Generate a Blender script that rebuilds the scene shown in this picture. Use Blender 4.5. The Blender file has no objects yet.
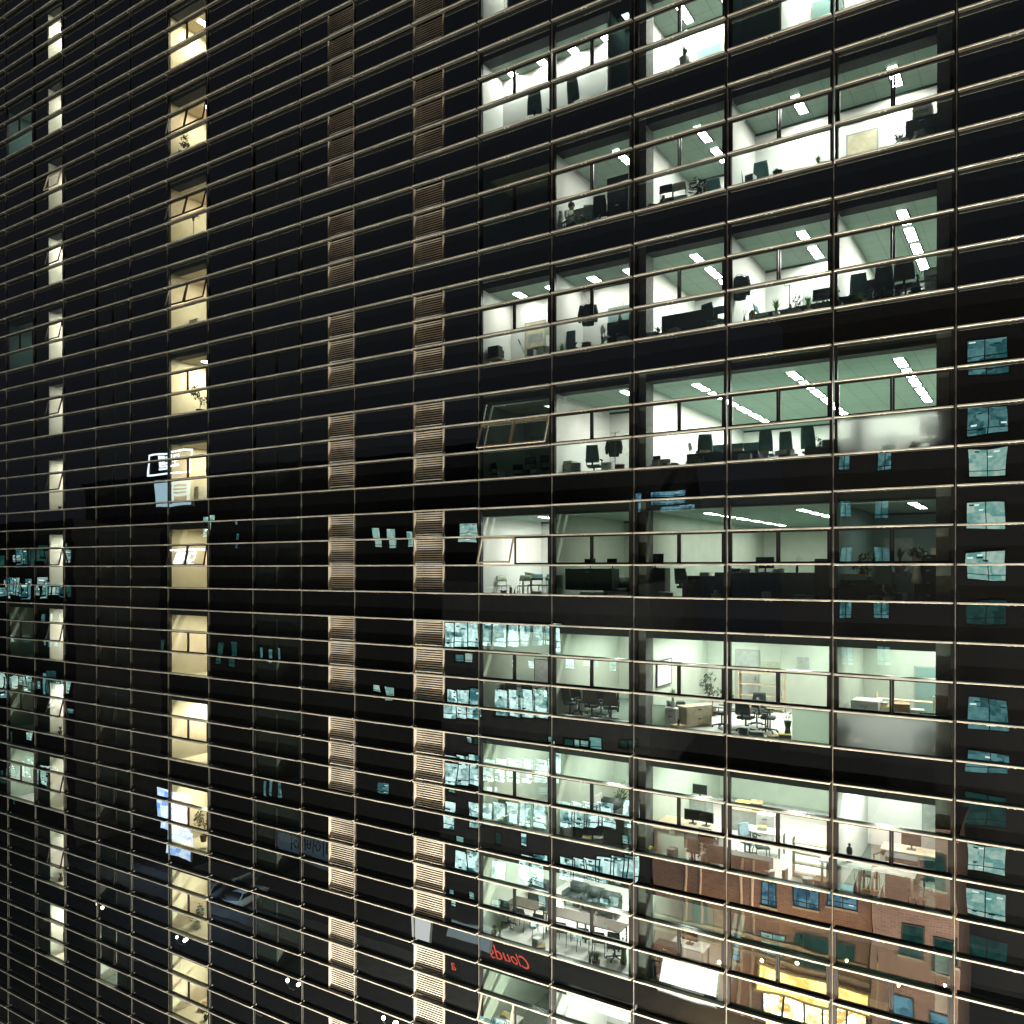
import bpy, bmesh, math, random
from mathutils import Vector, Matrix
random.seed(7)
R = math.radians
S = bpy.context.scene
COL = S.collection

# ---------------------------------------------------------------- camera
CAMZ, D, F, YAW, PITCH = 29.2, 23.876, 827.0, R(32.817), R(0.274)
CY = 572.73
cd = bpy.data.cameras.new('camera')
cam = bpy.data.objects.new('camera', cd); COL.objects.link(cam)
cam.location = (0, -D, CAMZ)
cam.rotation_euler = (R(90) - PITCH, 0, YAW)
cd.sensor_width = 36; cd.lens = F / 1024 * 36
cd.shift_y = (CY - 512) / 1024
cd.clip_start = 0.1; cd.clip_end = 1000
S.camera = cam

def ray(px, py):
    r, u = (px - 512) / F, (CY - py) / F
    f = Vector((-math.sin(YAW), math.cos(YAW), 0)); rt = Vector((math.cos(YAW), math.sin(YAW), 0)); up = Vector((0, 0, 1))
    fw = f * math.cos(PITCH) - up * math.sin(PITCH); uv = up * math.cos(PITCH) + f * math.sin(PITCH)
    return fw + rt * r + uv * u
O = Vector((0, -D, CAMZ))
def at_y(px, py, y):
    d = ray(px, py); return O + d * ((y + D) / d.y)
def at_z(px, py, z):
    d = ray(px, py); return O + d * ((z - CAMZ) / d.z)
def ux(px, d):
    return at_y(px, 560, d).x
def mir(px, py, Y):            # a point of the street whose mirror image in the glass stands there
    p = at_y(px, py, Y); return Vector((p.x, -Y, p.z))

# ---------------------------------------------------------------- facade grid
X0, ZR, W, H = -1.927, CAMZ + 0.1214, 2.97, 1.0
def mx(j): return X0 - W * j
def zk(k): return ZR + H * k
JL, JR = 20, -5
FLOORS = list(range(-6, 10))
def zf(n): return zk(4 * n - 1) - 0.15
def zc(n): return zk(4 * n + 2) - 0.28

# ---------------------------------------------------------------- materials
MATS = {}
def nt(name):
    m = bpy.data.materials.new(name); m.use_nodes = True
    m.node_tree.nodes.clear(); MATS[name] = m
    return m, m.node_tree.nodes, m.node_tree.links
def mat(name, col, rough=0.6, metal=0.0, var=0.15, scale=6.0, spec=0.4):
    if name in MATS: return MATS[name]
    m, N, L = nt(name)
    out = N.new('ShaderNodeOutputMaterial'); b = N.new('ShaderNodeBsdfPrincipled')
    tc = N.new('ShaderNodeTexCoord'); no = N.new('ShaderNodeTexNoise'); no.inputs['Scale'].default_value = scale
    no.inputs['Detail'].default_value = 4
    mr = N.new('ShaderNodeMapRange'); mr.inputs['From Min'].default_value = 0.3; mr.inputs['From Max'].default_value = 0.7
    mr.inputs['To Min'].default_value = 1 - var; mr.inputs['To Max'].default_value = 1 + var
    hs = N.new('ShaderNodeMix'); hs.data_type = 'RGBA'; hs.blend_type = 'MULTIPLY'; hs.inputs['Factor'].default_value = 1
    hs.inputs['A'].default_value = (*col, 1)
    L.new(tc.outputs['Object'], no.inputs['Vector']); L.new(no.outputs['Fac'], mr.inputs['Value'])
    L.new(mr.outputs['Result'], hs.inputs['B']); L.new(hs.outputs['Result'], b.inputs['Base Color'])
    b.inputs['Roughness'].default_value = rough; b.inputs['Metallic'].default_value = metal
    b.inputs['Specular IOR Level'].default_value = spec
    L.new(b.outputs['BSDF'], out.inputs['Surface'])
    return m
def emit(name, col, s):
    if name in MATS: return MATS[name]
    m, N, L = nt(name)
    out = N.new('ShaderNodeOutputMaterial'); e = N.new('ShaderNodeEmission')
    e.inputs['Color'].default_value = (*col, 1); e.inputs['Strength'].default_value = s
    L.new(e.outputs[0], out.inputs['Surface']); return m
def fres(N, L, f0):
    g = N.new('ShaderNodeNewGeometry'); d = N.new('ShaderNodeVectorMath'); d.operation = 'DOT_PRODUCT'
    L.new(g.outputs['Normal'], d.inputs[0]); L.new(g.outputs['Incoming'], d.inputs[1])
    a = N.new('ShaderNodeMath'); a.operation = 'ABSOLUTE'; L.new(d.outputs['Value'], a.inputs[0])
    s = N.new('ShaderNodeMath'); s.operation = 'SUBTRACT'; s.inputs[0].default_value = 1; L.new(a.outputs[0], s.inputs[1])
    p = N.new('ShaderNodeMath'); p.operation = 'POWER'; p.inputs[1].default_value = 5; L.new(s.outputs[0], p.inputs[0])
    q = N.new('ShaderNodeMath'); q.operation = 'MULTIPLY_ADD'; q.inputs[1].default_value = 1 - f0; q.inputs[2].default_value = f0
    L.new(p.outputs[0], q.inputs[0]); return q.outputs[0]
def wobble(N, L, strength):
    tc = N.new('ShaderNodeNewGeometry'); no = N.new('ShaderNodeTexNoise'); no.inputs['Scale'].default_value = 0.55; no.inputs['Detail'].default_value = 1.0
    bp = N.new('ShaderNodeBump'); bp.inputs['Strength'].default_value = strength; bp.inputs['Distance'].default_value = 0.01
    L.new(tc.outputs['Position'], no.inputs['Vector']); L.new(no.outputs['Fac'], bp.inputs['Height']); return bp.outputs['Normal']
F0 = 0.19
DUST = 0.003
def glass(name, tint, dust=DUST, f0=F0, wob=0.5, rough=0.0, frost=None):
    m, N, L = nt(name)
    out = N.new('ShaderNodeOutputMaterial')
    tr = N.new('ShaderNodeBsdfTransparent'); tr.inputs[0].default_value = (*tint, 1)
    base = tr.outputs[0]
    if frost:
        rf = N.new('ShaderNodeBsdfRefraction'); rf.inputs['IOR'].default_value = 1.03; rf.inputs['Roughness'].default_value = frost
        rf.inputs[0].default_value = (*tint, 1)
        tl = N.new('ShaderNodeBsdfTranslucent'); tl.inputs[0].default_value = (*tint, 1)
        mm = N.new('ShaderNodeMixShader'); mm.inputs[0].default_value = 0.45
        L.new(rf.outputs[0], mm.inputs[1]); L.new(tl.outputs[0], mm.inputs[2]); base = mm.outputs[0]
    df = N.new('ShaderNodeBsdfDiffuse'); df.inputs[0].default_value = (0.42, 0.62, 0.58, 1)
    m1 = N.new('ShaderNodeMixShader'); m1.inputs[0].default_value = dust
    L.new(base, m1.inputs[1]); L.new(df.outputs[0], m1.inputs[2])
    gl = N.new('ShaderNodeBsdfGlossy'); gl.inputs['Roughness'].default_value = rough; gl.inputs[0].default_value = (0.9, 1.0, 0.98, 1)
    L.new(wobble(N, L, wob), gl.inputs['Normal'])
    m2 = N.new('ShaderNodeMixShader'); L.new(fres(N, L, f0), m2.inputs[0])
    L.new(m1.outputs[0], m2.inputs[1]); L.new(gl.outputs[0], m2.inputs[2])
    L.new(m2.outputs[0], out.inputs['Surface']); return m
def black_glass(name, dust=DUST, f0=F0):
    m, N, L = nt(name)
    out = N.new('ShaderNodeOutputMaterial')
    d0 = N.new('ShaderNodeBsdfDiffuse'); d0.inputs[0].default_value = (0.004, 0.004, 0.005, 1)
    df = N.new('ShaderNodeBsdfDiffuse'); df.inputs[0].default_value = (0.42, 0.62, 0.58, 1)
    m1 = N.new('ShaderNodeMixShader'); m1.inputs[0].default_value = dust
    L.new(d0.outputs[0], m1.inputs[1]); L.new(df.outputs[0], m1.inputs[2])
    gl = N.new('ShaderNodeBsdfGlossy'); gl.inputs['Roughness'].default_value = 0.0; gl.inputs[0].default_value = (0.9, 1.0, 0.98, 1)
    L.new(wobble(N, L, 0.5), gl.inputs['Normal'])
    m2 = N.new('ShaderNodeMixShader'); L.new(fres(N, L, f0), m2.inputs[0])
    L.new(m1.outputs[0], m2.inputs[1]); L.new(gl.outputs[0], m2.inputs[2])
    L.new(m2.outputs[0], out.inputs['Surface']); return m
def brickmat(name, c1, c2, mortar, scale=1.0, bw=0.34, rh=0.13):
    m, N, L = nt(name)
    out = N.new('ShaderNodeOutputMaterial'); b = N.new('ShaderNodeBsdfPrincipled'); b.inputs['Roughness'].default_value = 0.85
    g = N.new('ShaderNodeNewGeometry'); sp = N.new('ShaderNodeSeparateXYZ'); L.new(g.outputs['Position'], sp.inputs[0])
    ad = N.new('ShaderNodeMath'); ad.operation = 'ADD'; L.new(sp.outputs[0], ad.inputs[0]); L.new(sp.outputs[1], ad.inputs[1])
    cb = N.new('ShaderNodeCombineXYZ'); L.new(ad.outputs[0], cb.inputs[0]); L.new(sp.outputs[2], cb.inputs[1])
    br = N.new('ShaderNodeTexBrick'); br.inputs['Scale'].default_value = scale
    br.inputs['Color1'].default_value = (*c1, 1); br.inputs['Color2'].default_value = (*c2, 1); br.inputs['Mortar'].default_value = (*mortar, 1)
    br.inputs['Brick Width'].default_value = bw; br.inputs['Row Height'].default_value = rh; br.inputs['Mortar Size'].default_value = 0.008
    L.new(cb.outputs[0], br.inputs['Vector'])
    no = N.new('ShaderNodeTexNoise'); no.inputs['Scale'].default_value = 0.8; no.inputs['Detail'].default_value = 5
    L.new(g.outputs['Position'], no.inputs['Vector'])
    mr = N.new('ShaderNodeMapRange'); mr.inputs['To Min'].default_value = 0.6; mr.inputs['To Max'].default_value = 1.4
    L.new(no.outputs['Fac'], mr.inputs['Value'])
    mx_ = N.new('ShaderNodeMix'); mx_.data_type = 'RGBA'; mx_.blend_type = 'MULTIPLY'; mx_.inputs['Factor'].default_value = 1
    L.new(br.outputs['Color'], mx_.inputs['A']); L.new(mr.outputs['Result'], mx_.inputs['B'])
    L.new(mx_.outputs['Result'], b.inputs['Base Color']); L.new(b.outputs[0], out.inputs[0]); return m
def tilemat(name, col, line, size=0.6):
    m, N, L = nt(name)
    out = N.new('ShaderNodeOutputMaterial'); b = N.new('ShaderNodeBsdfPrincipled'); b.inputs['Roughness'].default_value = 0.7
    g = N.new('ShaderNodeNewGeometry')
    br = N.new('ShaderNodeTexBrick'); br.offset = 0; br.inputs['Scale'].default_value = 1
    br.inputs['Color1'].default_value = (*col, 1); br.inputs['Color2'].default_value = tuple(c * 0.95 for c in col) + (1,); br.inputs['Mortar'].default_value = (*line, 1)
    br.inputs['Brick Width'].default_value = size; br.inputs['Row Height'].default_value = size; br.inputs['Mortar Size'].default_value = 0.008
    L.new(g.outputs['Position'], br.inputs['Vector'])
    L.new(br.outputs['Color'], b.inputs['Base Color']); L.new(b.outputs[0], out.inputs[0]); return m

M_fin = mat('cream_aluminium', (0.60, 0.59, 0.50), 0.34, 0.25, 0.30, 1.3)
M_mull = mat('grey_aluminium', (0.20, 0.195, 0.17), 0.4, 0.4, 0.3, 1.3)
M_under = mat('rail_underside_shade', (0.06, 0.06, 0.055), 0.55, 0.1, 0.2, 2)
M_web = mat('bronze_web', (0.014, 0.014, 0.014), 0.5, 0.1, 0.2, 3.0)
M_slat = mat('tan_aluminium', (0.61, 0.565, 0.475), 0.5, 0.1, 0.22, 1.1)
M_frame = mat('black_frame', (0.012, 0.013, 0.014), 0.4, 0.2)
M_sashw = mat('pale_frame', (0.62, 0.56, 0.45), 0.45, 0.3)
M_dark = mat('dark_concrete', (0.02, 0.02, 0.022), 0.9)
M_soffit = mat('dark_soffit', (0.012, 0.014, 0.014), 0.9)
M_glass = glass('window_glass', (0.72, 0.83, 0.79))
M_sashglass = glass('sash_glass', (0.78, 0.84, 0.80))
M_frost = glass('frosted_glass', (0.80, 0.88, 0.83), dust=0.008, frost=0.22)
M_black = black_glass('black_glass')
M_ceil = tilemat('ceiling_tile', (0.33, 0.45, 0.39), (0.17, 0.23, 0.20), 0.6)
M_white = mat('white_wall', (0.80, 0.78, 0.76), 0.8, 0, 0.03, 2)
M_green = mat('pale_green_wall', (0.44, 0.49, 0.42), 0.8, 0, 0.05, 2)
M_teal = mat('teal_wall', (0.16, 0.26, 0.24), 0.8, 0, 0.05, 2)
M_cream = mat('cream_wall', (0.84, 0.77, 0.62), 0.8, 0, 0.05, 2)
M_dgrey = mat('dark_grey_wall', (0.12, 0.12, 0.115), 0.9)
M_stucco = mat('ochre_wall', (0.62, 0.47, 0.30), 0.85)
M_grey = mat('grey_wall', (0.30, 0.31, 0.29), 0.8, 0, 0.05, 2)
M_floorw = mat('pale_floor', (0.66, 0.62, 0.60), 0.35, 0, 0.06, 2)
M_carpet = mat('grey_green_carpet', (0.16, 0.20, 0.17), 0.9, 0, 0.2, 12)
M_blackpl = mat('black_plastic', (0.026, 0.038, 0.038), 0.5)
M_navy = mat('navy_fabric', (0.05, 0.09, 0.10), 0.9)
M_tealfab = mat('teal_fabric', (0.09, 0.19, 0.19), 0.9)
M_bluefab = mat('pale_blue_fabric', (0.42, 0.58, 0.66), 0.9)
M_chrome = mat('chrome_steel', (0.6, 0.6, 0.6), 0.25, 0.9)
M_greyst = mat('grey_steel', (0.33, 0.36, 0.34), 0.45, 0.2)
M_olive = mat('olive_steel', (0.36, 0.40, 0.30), 0.5, 0.1)
M_wood = mat('pale_wood', (0.50, 0.42, 0.30), 0.55, 0, 0.2, 5)
M_dwood = mat('dark_wood', (0.06, 0.045, 0.035), 0.45, 0, 0.25, 5)
M_whitepl = mat('white_plastic', (0.75, 0.75, 0.73), 0.4)
M_leaf = mat('leaf_green', (0.05, 0.10, 0.045), 0.6, 0, 0.4, 9)
M_dleaf = mat('dark_leaf', (0.025, 0.05, 0.03), 0.6, 0, 0.4, 9)
M_pleaf = mat('pale_leaf', (0.22, 0.34, 0.14), 0.6, 0, 0.4, 9)
M_terra = mat('brown_pot', (0.12, 0.08, 0.05), 0.6)
M_ceram = mat('white_ceramic', (0.75, 0.73, 0.70), 0.25)
M_skin = mat('skin', (0.55, 0.38, 0.28), 0.6, 0, 0.05)
M_hair = mat('black_hair', (0.012, 0.01, 0.01), 0.6)
M_shirt = mat('white_shirt', (0.70, 0.72, 0.62), 0.9)
M_trous = mat('dark_trousers', (0.03, 0.035, 0.05), 0.9)
M_box = mat('brown_card', (0.40, 0.28, 0.16), 0.85)
M_cyan = mat('cyan_plastic', (0.08, 0.50, 0.62), 0.5)
M_red = mat('red_plastic', (0.6, 0.10, 0.05), 0.5)
M_paper = mat('paper_white', (0.75, 0.75, 0.70), 0.8)
M_yellow = mat('yellow_card', (0.70, 0.55, 0.12), 0.8)
M_screen = mat('black_screen', (0.008, 0.009, 0.01), 0.15)
LIGHTM = {}
def lightmat(c, s):
    k = (c, s)
    if k not in LIGHTM: LIGHTM[k] = emit('lamp_glow_%d' % len(LIGHTM), c, s)
    return LIGHTM[k]
CW, WW, TW = (1.0, 0.985, 0.90), (1.0, 0.85, 0.62), (0.75, 1.0, 0.92)

# ---------------------------------------------------------------- mesh builder
class MB:
    def __init__(s): s.v = []; s.f = []; s.m = []; s.mats = []
    def mi(s, m):
        if m not in s.mats: s.mats.append(m)
        return s.mats.index(m)
    def poly(s, pts, m):
        b = len(s.v); s.v += [tuple(p) for p in pts]; s.f.append(tuple(range(b, b + len(pts)))); s.m.append(s.mi(m)); return s
    def box(s, x0, y0, z0, x1, y1, z1, m, mtx=None):
        x0, x1 = min(x0, x1), max(x0, x1); y0, y1 = min(y0, y1), max(y0, y1); z0, z1 = min(z0, z1), max(z0, z1)
        b = len(s.v)
        for p in ((x0,y0,z0),(x1,y0,z0),(x1,y1,z0),(x0,y1,z0),(x0,y0,z1),(x1,y0,z1),(x1,y1,z1),(x0,y1,z1)):
            p = Vector(p)
            if mtx is not None: p = mtx @ p
            s.v.append(tuple(p))
        k = s.mi(m)
        for q in ((0,3,2,1),(4,5,6,7),(0,1,5,4),(1,2,6,5),(2,3,7,6),(3,0,4,7)):
            s.f.append(tuple(b + i for i in q)); s.m.append(k)
        return s
    def cyl(s, p0, p1, r0, r1, m, n=10, cap=True):
        p0, p1 = Vector(p0), Vector(p1); a = (p1 - p0).normalized()
        t = Vector((0, 0, 1)) if abs(a.z) < 0.9 else Vector((1, 0, 0))
        u = a.cross(t).normalized(); w = a.cross(u); b = len(s.v); k = s.mi(m)
        for p, r in ((p0, r0), (p1, r1)):
            for i in range(n):
                g = 2 * math.pi * i / n; s.v.append(tuple(p + (u * math.cos(g) + w * math.sin(g)) * r))
        for i in range(n):
            j = (i + 1) % n; s.f.append((b + i, b + j, b + n + j, b + n + i)); s.m.append(k)
        if cap:
            s.f.append(tuple(b + i for i in range(n))[::-1]); s.m.append(k)
            s.f.append(tuple(b + n + i for i in range(n))); s.m.append(k)
        return s
    def tube(s, pts, r, m, n=8):
        for a, b in zip(pts, pts[1:]): s.cyl(a, b, r, r, m, n)
        return s
    def lathe(s, prof, m, n=16, cx=0, cy=0):
        b = len(s.v); k = s.mi(m)
        for r, z in prof:
            for i in range(n):
                g = 2 * math.pi * i / n; s.v.append((cx + r * math.cos(g), cy + r * math.sin(g), z))
        for a in range(len(prof) - 1):
            for i in range(n):
                j = (i + 1) % n; s.f.append((b+a*n+i, b+a*n+j, b+(a+1)*n+j, b+(a+1)*n+i)); s.m.append(k)
        s.f.append(tuple(b + i for i in range(n))[::-1]); s.m.append(k)
        e = b + (len(prof) - 1) * n; s.f.append(tuple(e + i for i in range(n))); s.m.append(k)
        return s
    def ball(s, c, r, m, n=12, sz=1.0):
        prof = [(max(1e-4, r * math.sin(math.pi * i / 8)), c[2] - r * sz * math.cos(math.pi * i / 8)) for i in range(9)]
        return s.lathe(prof, m, n, c[0], c[1])
    def shell(s, fn, nu, nv, th, m):           # a curved panel with thickness; fn(u,v)->(pos, normal)
        b = len(s.v); k = s.mi(m)
        for side in (0.5, -0.5):
            for i in range(nu + 1):
                for j in range(nv + 1):
                    p, n = fn(i / nu, j / nv); s.v.append(tuple(Vector(p) + Vector(n) * th * side))
        o = (nu + 1) * (nv + 1); ix = lambda i, j: b + i * (nv + 1) + j
        for i in range(nu):
            for j in range(nv):
                q = (ix(i,j), ix(i+1,j), ix(i+1,j+1), ix(i,j+1))
                s.f.append(q); s.m.append(k); s.f.append(tuple(o + x for x in q[::-1])); s.m.append(k)
        for i in range(nu):
            for j in (0, nv):
                q = (ix(i,j), ix(i+1,j), ix(i+1,j)+o, ix(i,j)+o); s.f.append(q); s.m.append(k)
        for j in range(nv):
            for i in (0, nu):
                q = (ix(i,j), ix(i,j+1), ix(i,j+1)+o, ix(i,j)+o); s.f.append(q); s.m.append(k)
        return s
    def mesh(s, name, bevel=0, smooth=False):
        me = bpy.data.meshes.new(name); me.from_pydata(s.v, [], s.f)
        for m in s.mats: me.materials.append(m)
        me.polygons.foreach_set('material_index', s.m)
        bm = bmesh.new(); bm.from_mesh(me)
        bmesh.ops.recalc_face_normals(bm, faces=bm.faces)
        if bevel: bmesh.ops.bevel(bm, geom=list(bm.edges), offset=bevel, segments=2, affect='EDGES', clamp_overlap=True)
        if smooth:
            for f in bm.faces: f.smooth = True
        bm.to_mesh(me); bm.free(); me.update(); return me
def link(name, me, parent=None, loc=None):
    o = bpy.data.objects.new(name, me); COL.objects.link(o)
    if parent is not None: o.parent = parent
    if loc is not None: o.location = loc
    return o
def tag(o, label=None, cat=None, group=None, kind=None):
    if label: o['label'] = label
    if cat: o['category'] = cat
    if group: o['group'] = group
    if kind: o['kind'] = kind
    return o
def part(mb, name, parent, bevel=0, smooth=False, label=None, kind=None):
    return tag(link(name, mb.mesh(name, bevel, smooth), parent), label, None, None, kind)
def root(name, loc, rz, label, cat, group=None):
    o = link(name, None, None, loc); o.rotation_euler = (0, 0, rz); o.empty_display_size = 0.2
    return tag(o, label, cat, group)

# ---------------------------------------------------------------- kinds of furniture: (name, category, parts); each part (name, mesh, [sub-parts])
KIND = {}
def kind(key, name, cat, parts): KIND[key] = (name, cat, parts)
def spawn(key, loc, rz, label, group=None, sc=1.0):
    name, cat, parts = KIND[key]
    r = root(name, loc, R(rz), label, cat, group); r.scale = (sc, sc, sc)
    for p in parts:
        o = link(p[0], p[1], r)
        for q in (p[2] if len(p) > 2 else []): link(q[0], q[1], o)
    return r
def chair_kind(key, fab, base, high=0.62, arms=True, w=0.47):
    seat = MB().box(-w/2, -0.24, 0.42, w/2, 0.22, 0.50, fab).mesh('seat', 0.03, True)
    def bf(u, v):
        x = (u - 0.5) * w * (1.0 - 0.18 * v * v); z = 0.56 + v * high
        return (x, 0.22 + 0.10 * v - 0.25 * x * x, z), (0.9 * x, 1, -0.1)
    back = MB().shell(bf, 8, 6, 0.05, fab).mesh('backrest', 0, True)
    col = MB().cyl((0, 0, 0.1), (0, 0, 0.42), 0.03, 0.025, base).box(-0.03, 0.1, 0.42, 0.03, 0.27, 0.45, base).box(-0.03, 0.25, 0.42, 0.03, 0.28, 0.62, base).mesh('gas_column')
    b = MB(); cas = MB()
    for i in range(5):
        g = 2 * math.pi * i / 5; c, s_ = math.cos(g), math.sin(g)
        b.cyl((0, 0, 0.12), (0.29 * c, 0.29 * s_, 0.075), 0.028, 0.018, base)
        cas.cyl((0.29 * c - 0.02 * s_, 0.29 * s_ + 0.02 * c, 0.03), (0.29 * c + 0.02 * s_, 0.29 * s_ - 0.02 * c, 0.03), 0.03, 0.03, M_blackpl, 8)
    parts = [('seat', seat), ('backrest', back), ('gas_column', col), ('star_base', b.mesh('star_base'), [('caster_wheel', cas.mesh('caster_wheel'))])]
    if arms:
        for sx in (-1, 1):
            x = sx * (w / 2 + 0.03)
            parts.append(('armrest', MB().tube([(sx*w/2, -0.02, 0.46), (x, -0.02, 0.50), (x, -0.02, 0.66)], 0.016, base).box(x-0.03, -0.18, 0.655, x+0.03, 0.12, 0.685, base).mesh('armrest')))
    kind(key, 'office_chair', 'chair', parts)
chair_kind('chair', M_blackpl, M_blackpl, 0.48)
chair_kind('chair_teal', M_tealfab, M_blackpl, 0.60)
chair_kind('chair_navy', M_navy, M_chrome, 0.66)
chair_kind('chair_high', M_tealfab, M_blackpl, 0.74, False, 0.50)
chair_kind('chair_blue', M_bluefab, M_blackpl, 0.42)
def visitor(key, fab, fr):
    seat = MB().box(-0.22, -0.22, 0.43, 0.22, 0.2, 0.47, fab).mesh('seat', 0.018, True)
    def bf(u, v):
        x = (u - 0.5) * 0.46 * (1 - 0.15 * v); return (x, 0.20 + 0.06 * v - 0.35 * x * x, 0.62 + 0.22 * v), (0.7 * x, 1, 0)
    back = MB().shell(bf, 8, 3, 0.025, fab).mesh('backrest', 0, True)
    parts = [('seat', seat), ('backrest', back)]
    for sx in (-1, 1):
        parts.append(('leg', MB().tube([(sx*0.22, -0.22, 0.0), (sx*0.2, -0.18, 0.44)], 0.012, fr).mesh('leg')))
        parts.append(('leg', MB().tube([(sx*0.22, 0.28, 0.0), (sx*0.2, 0.19, 0.44), (sx*0.19, 0.24, 0.80)], 0.012, fr).mesh('leg')))
    kind(key, 'visitor_chair', 'chair', parts)
visitor('visitor', M_blackpl, M_blackpl); visitor('visitor_grey', M_olive, M_greyst); visitor('visitor_teal', M_tealfab, M_greyst); visitor('visitor_white', M_whitepl, M_chrome)
def table_kind(key, l, w, top, leg, h=0.73, name='meeting_table', panel=False):
    parts = [('table_top', MB().box(-l/2, -w/2, h-0.035, l/2, w/2, h, top).mesh('table_top', 0.008))]
    for sx in (-1, 1):
        for sy in (-1, 1):
            parts.append(('leg', MB().box(sx*(l/2-0.09), sy*(w/2-0.09), 0, sx*(l/2-0.04), sy*(w/2-0.04), h-0.035, leg).mesh('leg')))
    if panel: parts.append(('modesty_panel', MB().box(-l/2+0.1, -w/2+0.05, 0.22, l/2-0.1, -w/2+0.075, h-0.036, leg).mesh('modesty_panel')))
    kind(key, name, 'table', parts)
table_kind('table', 1.6, 0.75, M_wood, M_blackpl); table_kind('table_dark', 1.8, 0.8, M_dwood, M_blackpl); table_kind('table_white', 1.2, 0.7, M_whitepl, M_greyst)
table_kind('side_table', 0.55, 0.45, M_wood, M_wood, 0.48, 'side_table')
def desk_kind(key, top, body, l=1.5):
    kind(key, 'office_desk', 'desk', [
        ('desk_top', MB().box(-l/2, -0.36, 0.70, l/2, 0.36, 0.735, top).mesh('desk_top', 0.006)),
        ('front_panel', MB().box(-l/2+0.03, -0.33, 0.04, l/2-0.03, -0.30, 0.70, body).mesh('front_panel')),
        ('side_panel', MB().box(-l/2, -0.35, 0, -l/2+0.03, 0.35, 0.70, body).mesh('side_panel')),
        ('side_panel', MB().box(l/2-0.03, -0.35, 0, l/2, 0.35, 0.70, body).mesh('side_panel')),
        ('drawer_unit', MB().box(l/2-0.46, -0.25, 0.06, l/2-0.04, 0.33, 0.66, body).mesh('drawer_unit'),
         [('drawer_handle', MB().box(l/2-0.33, 0.33, 0.50, l/2-0.17, 0.35, 0.52, M_chrome).box(l/2-0.33, 0.33, 0.27, l/2-0.17, 0.35, 0.29, M_chrome).mesh('drawer_handle'))])])
desk_kind('desk_dark', M_dwood, M_blackpl); desk_kind('desk_wood', M_wood, M_greyst)
def cab_kind(key, w, h, d, m, name='filing_cabinet', nd=3):
    parts = [('cabinet_body', MB().box(-w/2, -d/2, 0, w/2, d/2, h, m).mesh('cabinet_body', 0.01))]
    for i in range(nd):
        z0 = 0.04 + i * (h - 0.06) / nd; z1 = z0 + (h - 0.06) / nd - 0.02
        parts.append(('drawer', MB().box(-w/2+0.02, -d/2-0.018, z0, w/2-0.02, -d/2-0.001, z1, m).mesh('drawer', 0.004),
                      [('handle', MB().box(-0.06, -d/2-0.04, z1-0.07, 0.06, -d/2-0.019, z1-0.045, M_chrome).mesh('handle'))]))
    kind(key, name, 'cabinet', parts)
cab_kind('cab_olive', 0.55, 0.72, 0.5, M_olive); cab_kind('cab_dark', 0.8, 1.05, 0.45, M_blackpl); cab_kind('cab_tall', 0.75, 1.75, 0.42, M_blackpl, 'storage_cabinet', 4)
cab_kind('cab_white', 0.45, 0.66, 0.5, M_whitepl); cab_kind('cab_teal', 0.7, 1.0, 0.4, M_navy); cab_kind('cab_grey', 0.9, 1.1, 0.45, M_greyst); cab_kind('cab_wood', 1.0, 0.62, 0.5, M_wood, 'sideboard', 2)
cab_kind('cab_low', 1.5, 0.62, 0.5, M_blackpl, 'low_cabinet', 1)
def blades(n, h, spread, m, w=0.03, z0=0.0, droop=0.3, rr=random):
    b = MB()
    for i in range(n):
        g = rr.uniform(0, 6.283); t = rr.uniform(0.15, 1) * spread; hh = h * rr.uniform(0.65, 1.05)
        p = [Vector((0.04*math.cos(g), 0.04*math.sin(g), z0))]
        for k in (1, 2, 3):
            q = k / 3; p.append(Vector((math.cos(g) * t * q ** 1.6, math.sin(g) * t * q ** 1.6, z0 + hh * (q - droop * q ** 3))))
        sd = Vector((-math.sin(g), math.cos(g), 0))
        ws = (w * 0.6, w, w * 0.8, 0.004)
        for k in range(3):
            b.poly((p[k]-sd*ws[k]/2, p[k]+sd*ws[k]/2, p[k+1]+sd*ws[k+1]/2, p[k+1]-sd*ws[k+1]/2), m)
    return b
def clump(n, c, r, m, size=0.07, b=None, rr=random):
    b = b or MB()
    for i in range(n):
        while True:
            v = Vector((rr.uniform(-1,1), rr.uniform(-1,1), rr.uniform(-1,1)))
            if 0.15 < v.length < 1: break
        p = Vector(c) + Vector((v.x*r[0], v.y*r[1], v.z*r[2])); a = Vector((rr.gauss(0,1), rr.gauss(0,1), rr.gauss(0,1))).normalized()
        t = a.cross(Vector((0.3,0.2,1))).normalized(); s_ = size * rr.uniform(0.6, 1.4)
        b.poly((p - a*s_, p + t*s_*0.38, p + a*s_, p - t*s_*0.38), m)
    return b
def pot(m, r=0.15, h=0.26): return MB().lathe([(r*0.7, 0), (r*0.85, h*0.5), (r, h), (r*0.88, h), (r*0.8, h*0.93)], m).mesh('pot', 0, True)
kind('plant_spiky', 'potted_plant', 'plant', [('pot', pot(M_terra)), ('foliage', blades(34, 0.52, 0.26, M_dleaf, 0.035, 0.22).mesh('foliage'))])
kind('plant_aloe', 'potted_plant', 'plant', [('pot', pot(M_greyst, 0.17, 0.28)), ('foliage', blades(26, 0.46, 0.24, M_leaf, 0.05, 0.25, 0.1).mesh('foliage'))])
kind('plant_bushy', 'potted_plant', 'plant', [('pot', pot(M_blackpl, 0.2, 0.4)), ('stem', MB().tube([(0,0,0.36),(0.02,0,0.6)], 0.015, M_terra).mesh('stem')), ('foliage', clump(90, (0,0,0.7), (0.3,0.3,0.28), M_dleaf, 0.09).mesh('foliage'))])
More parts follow.
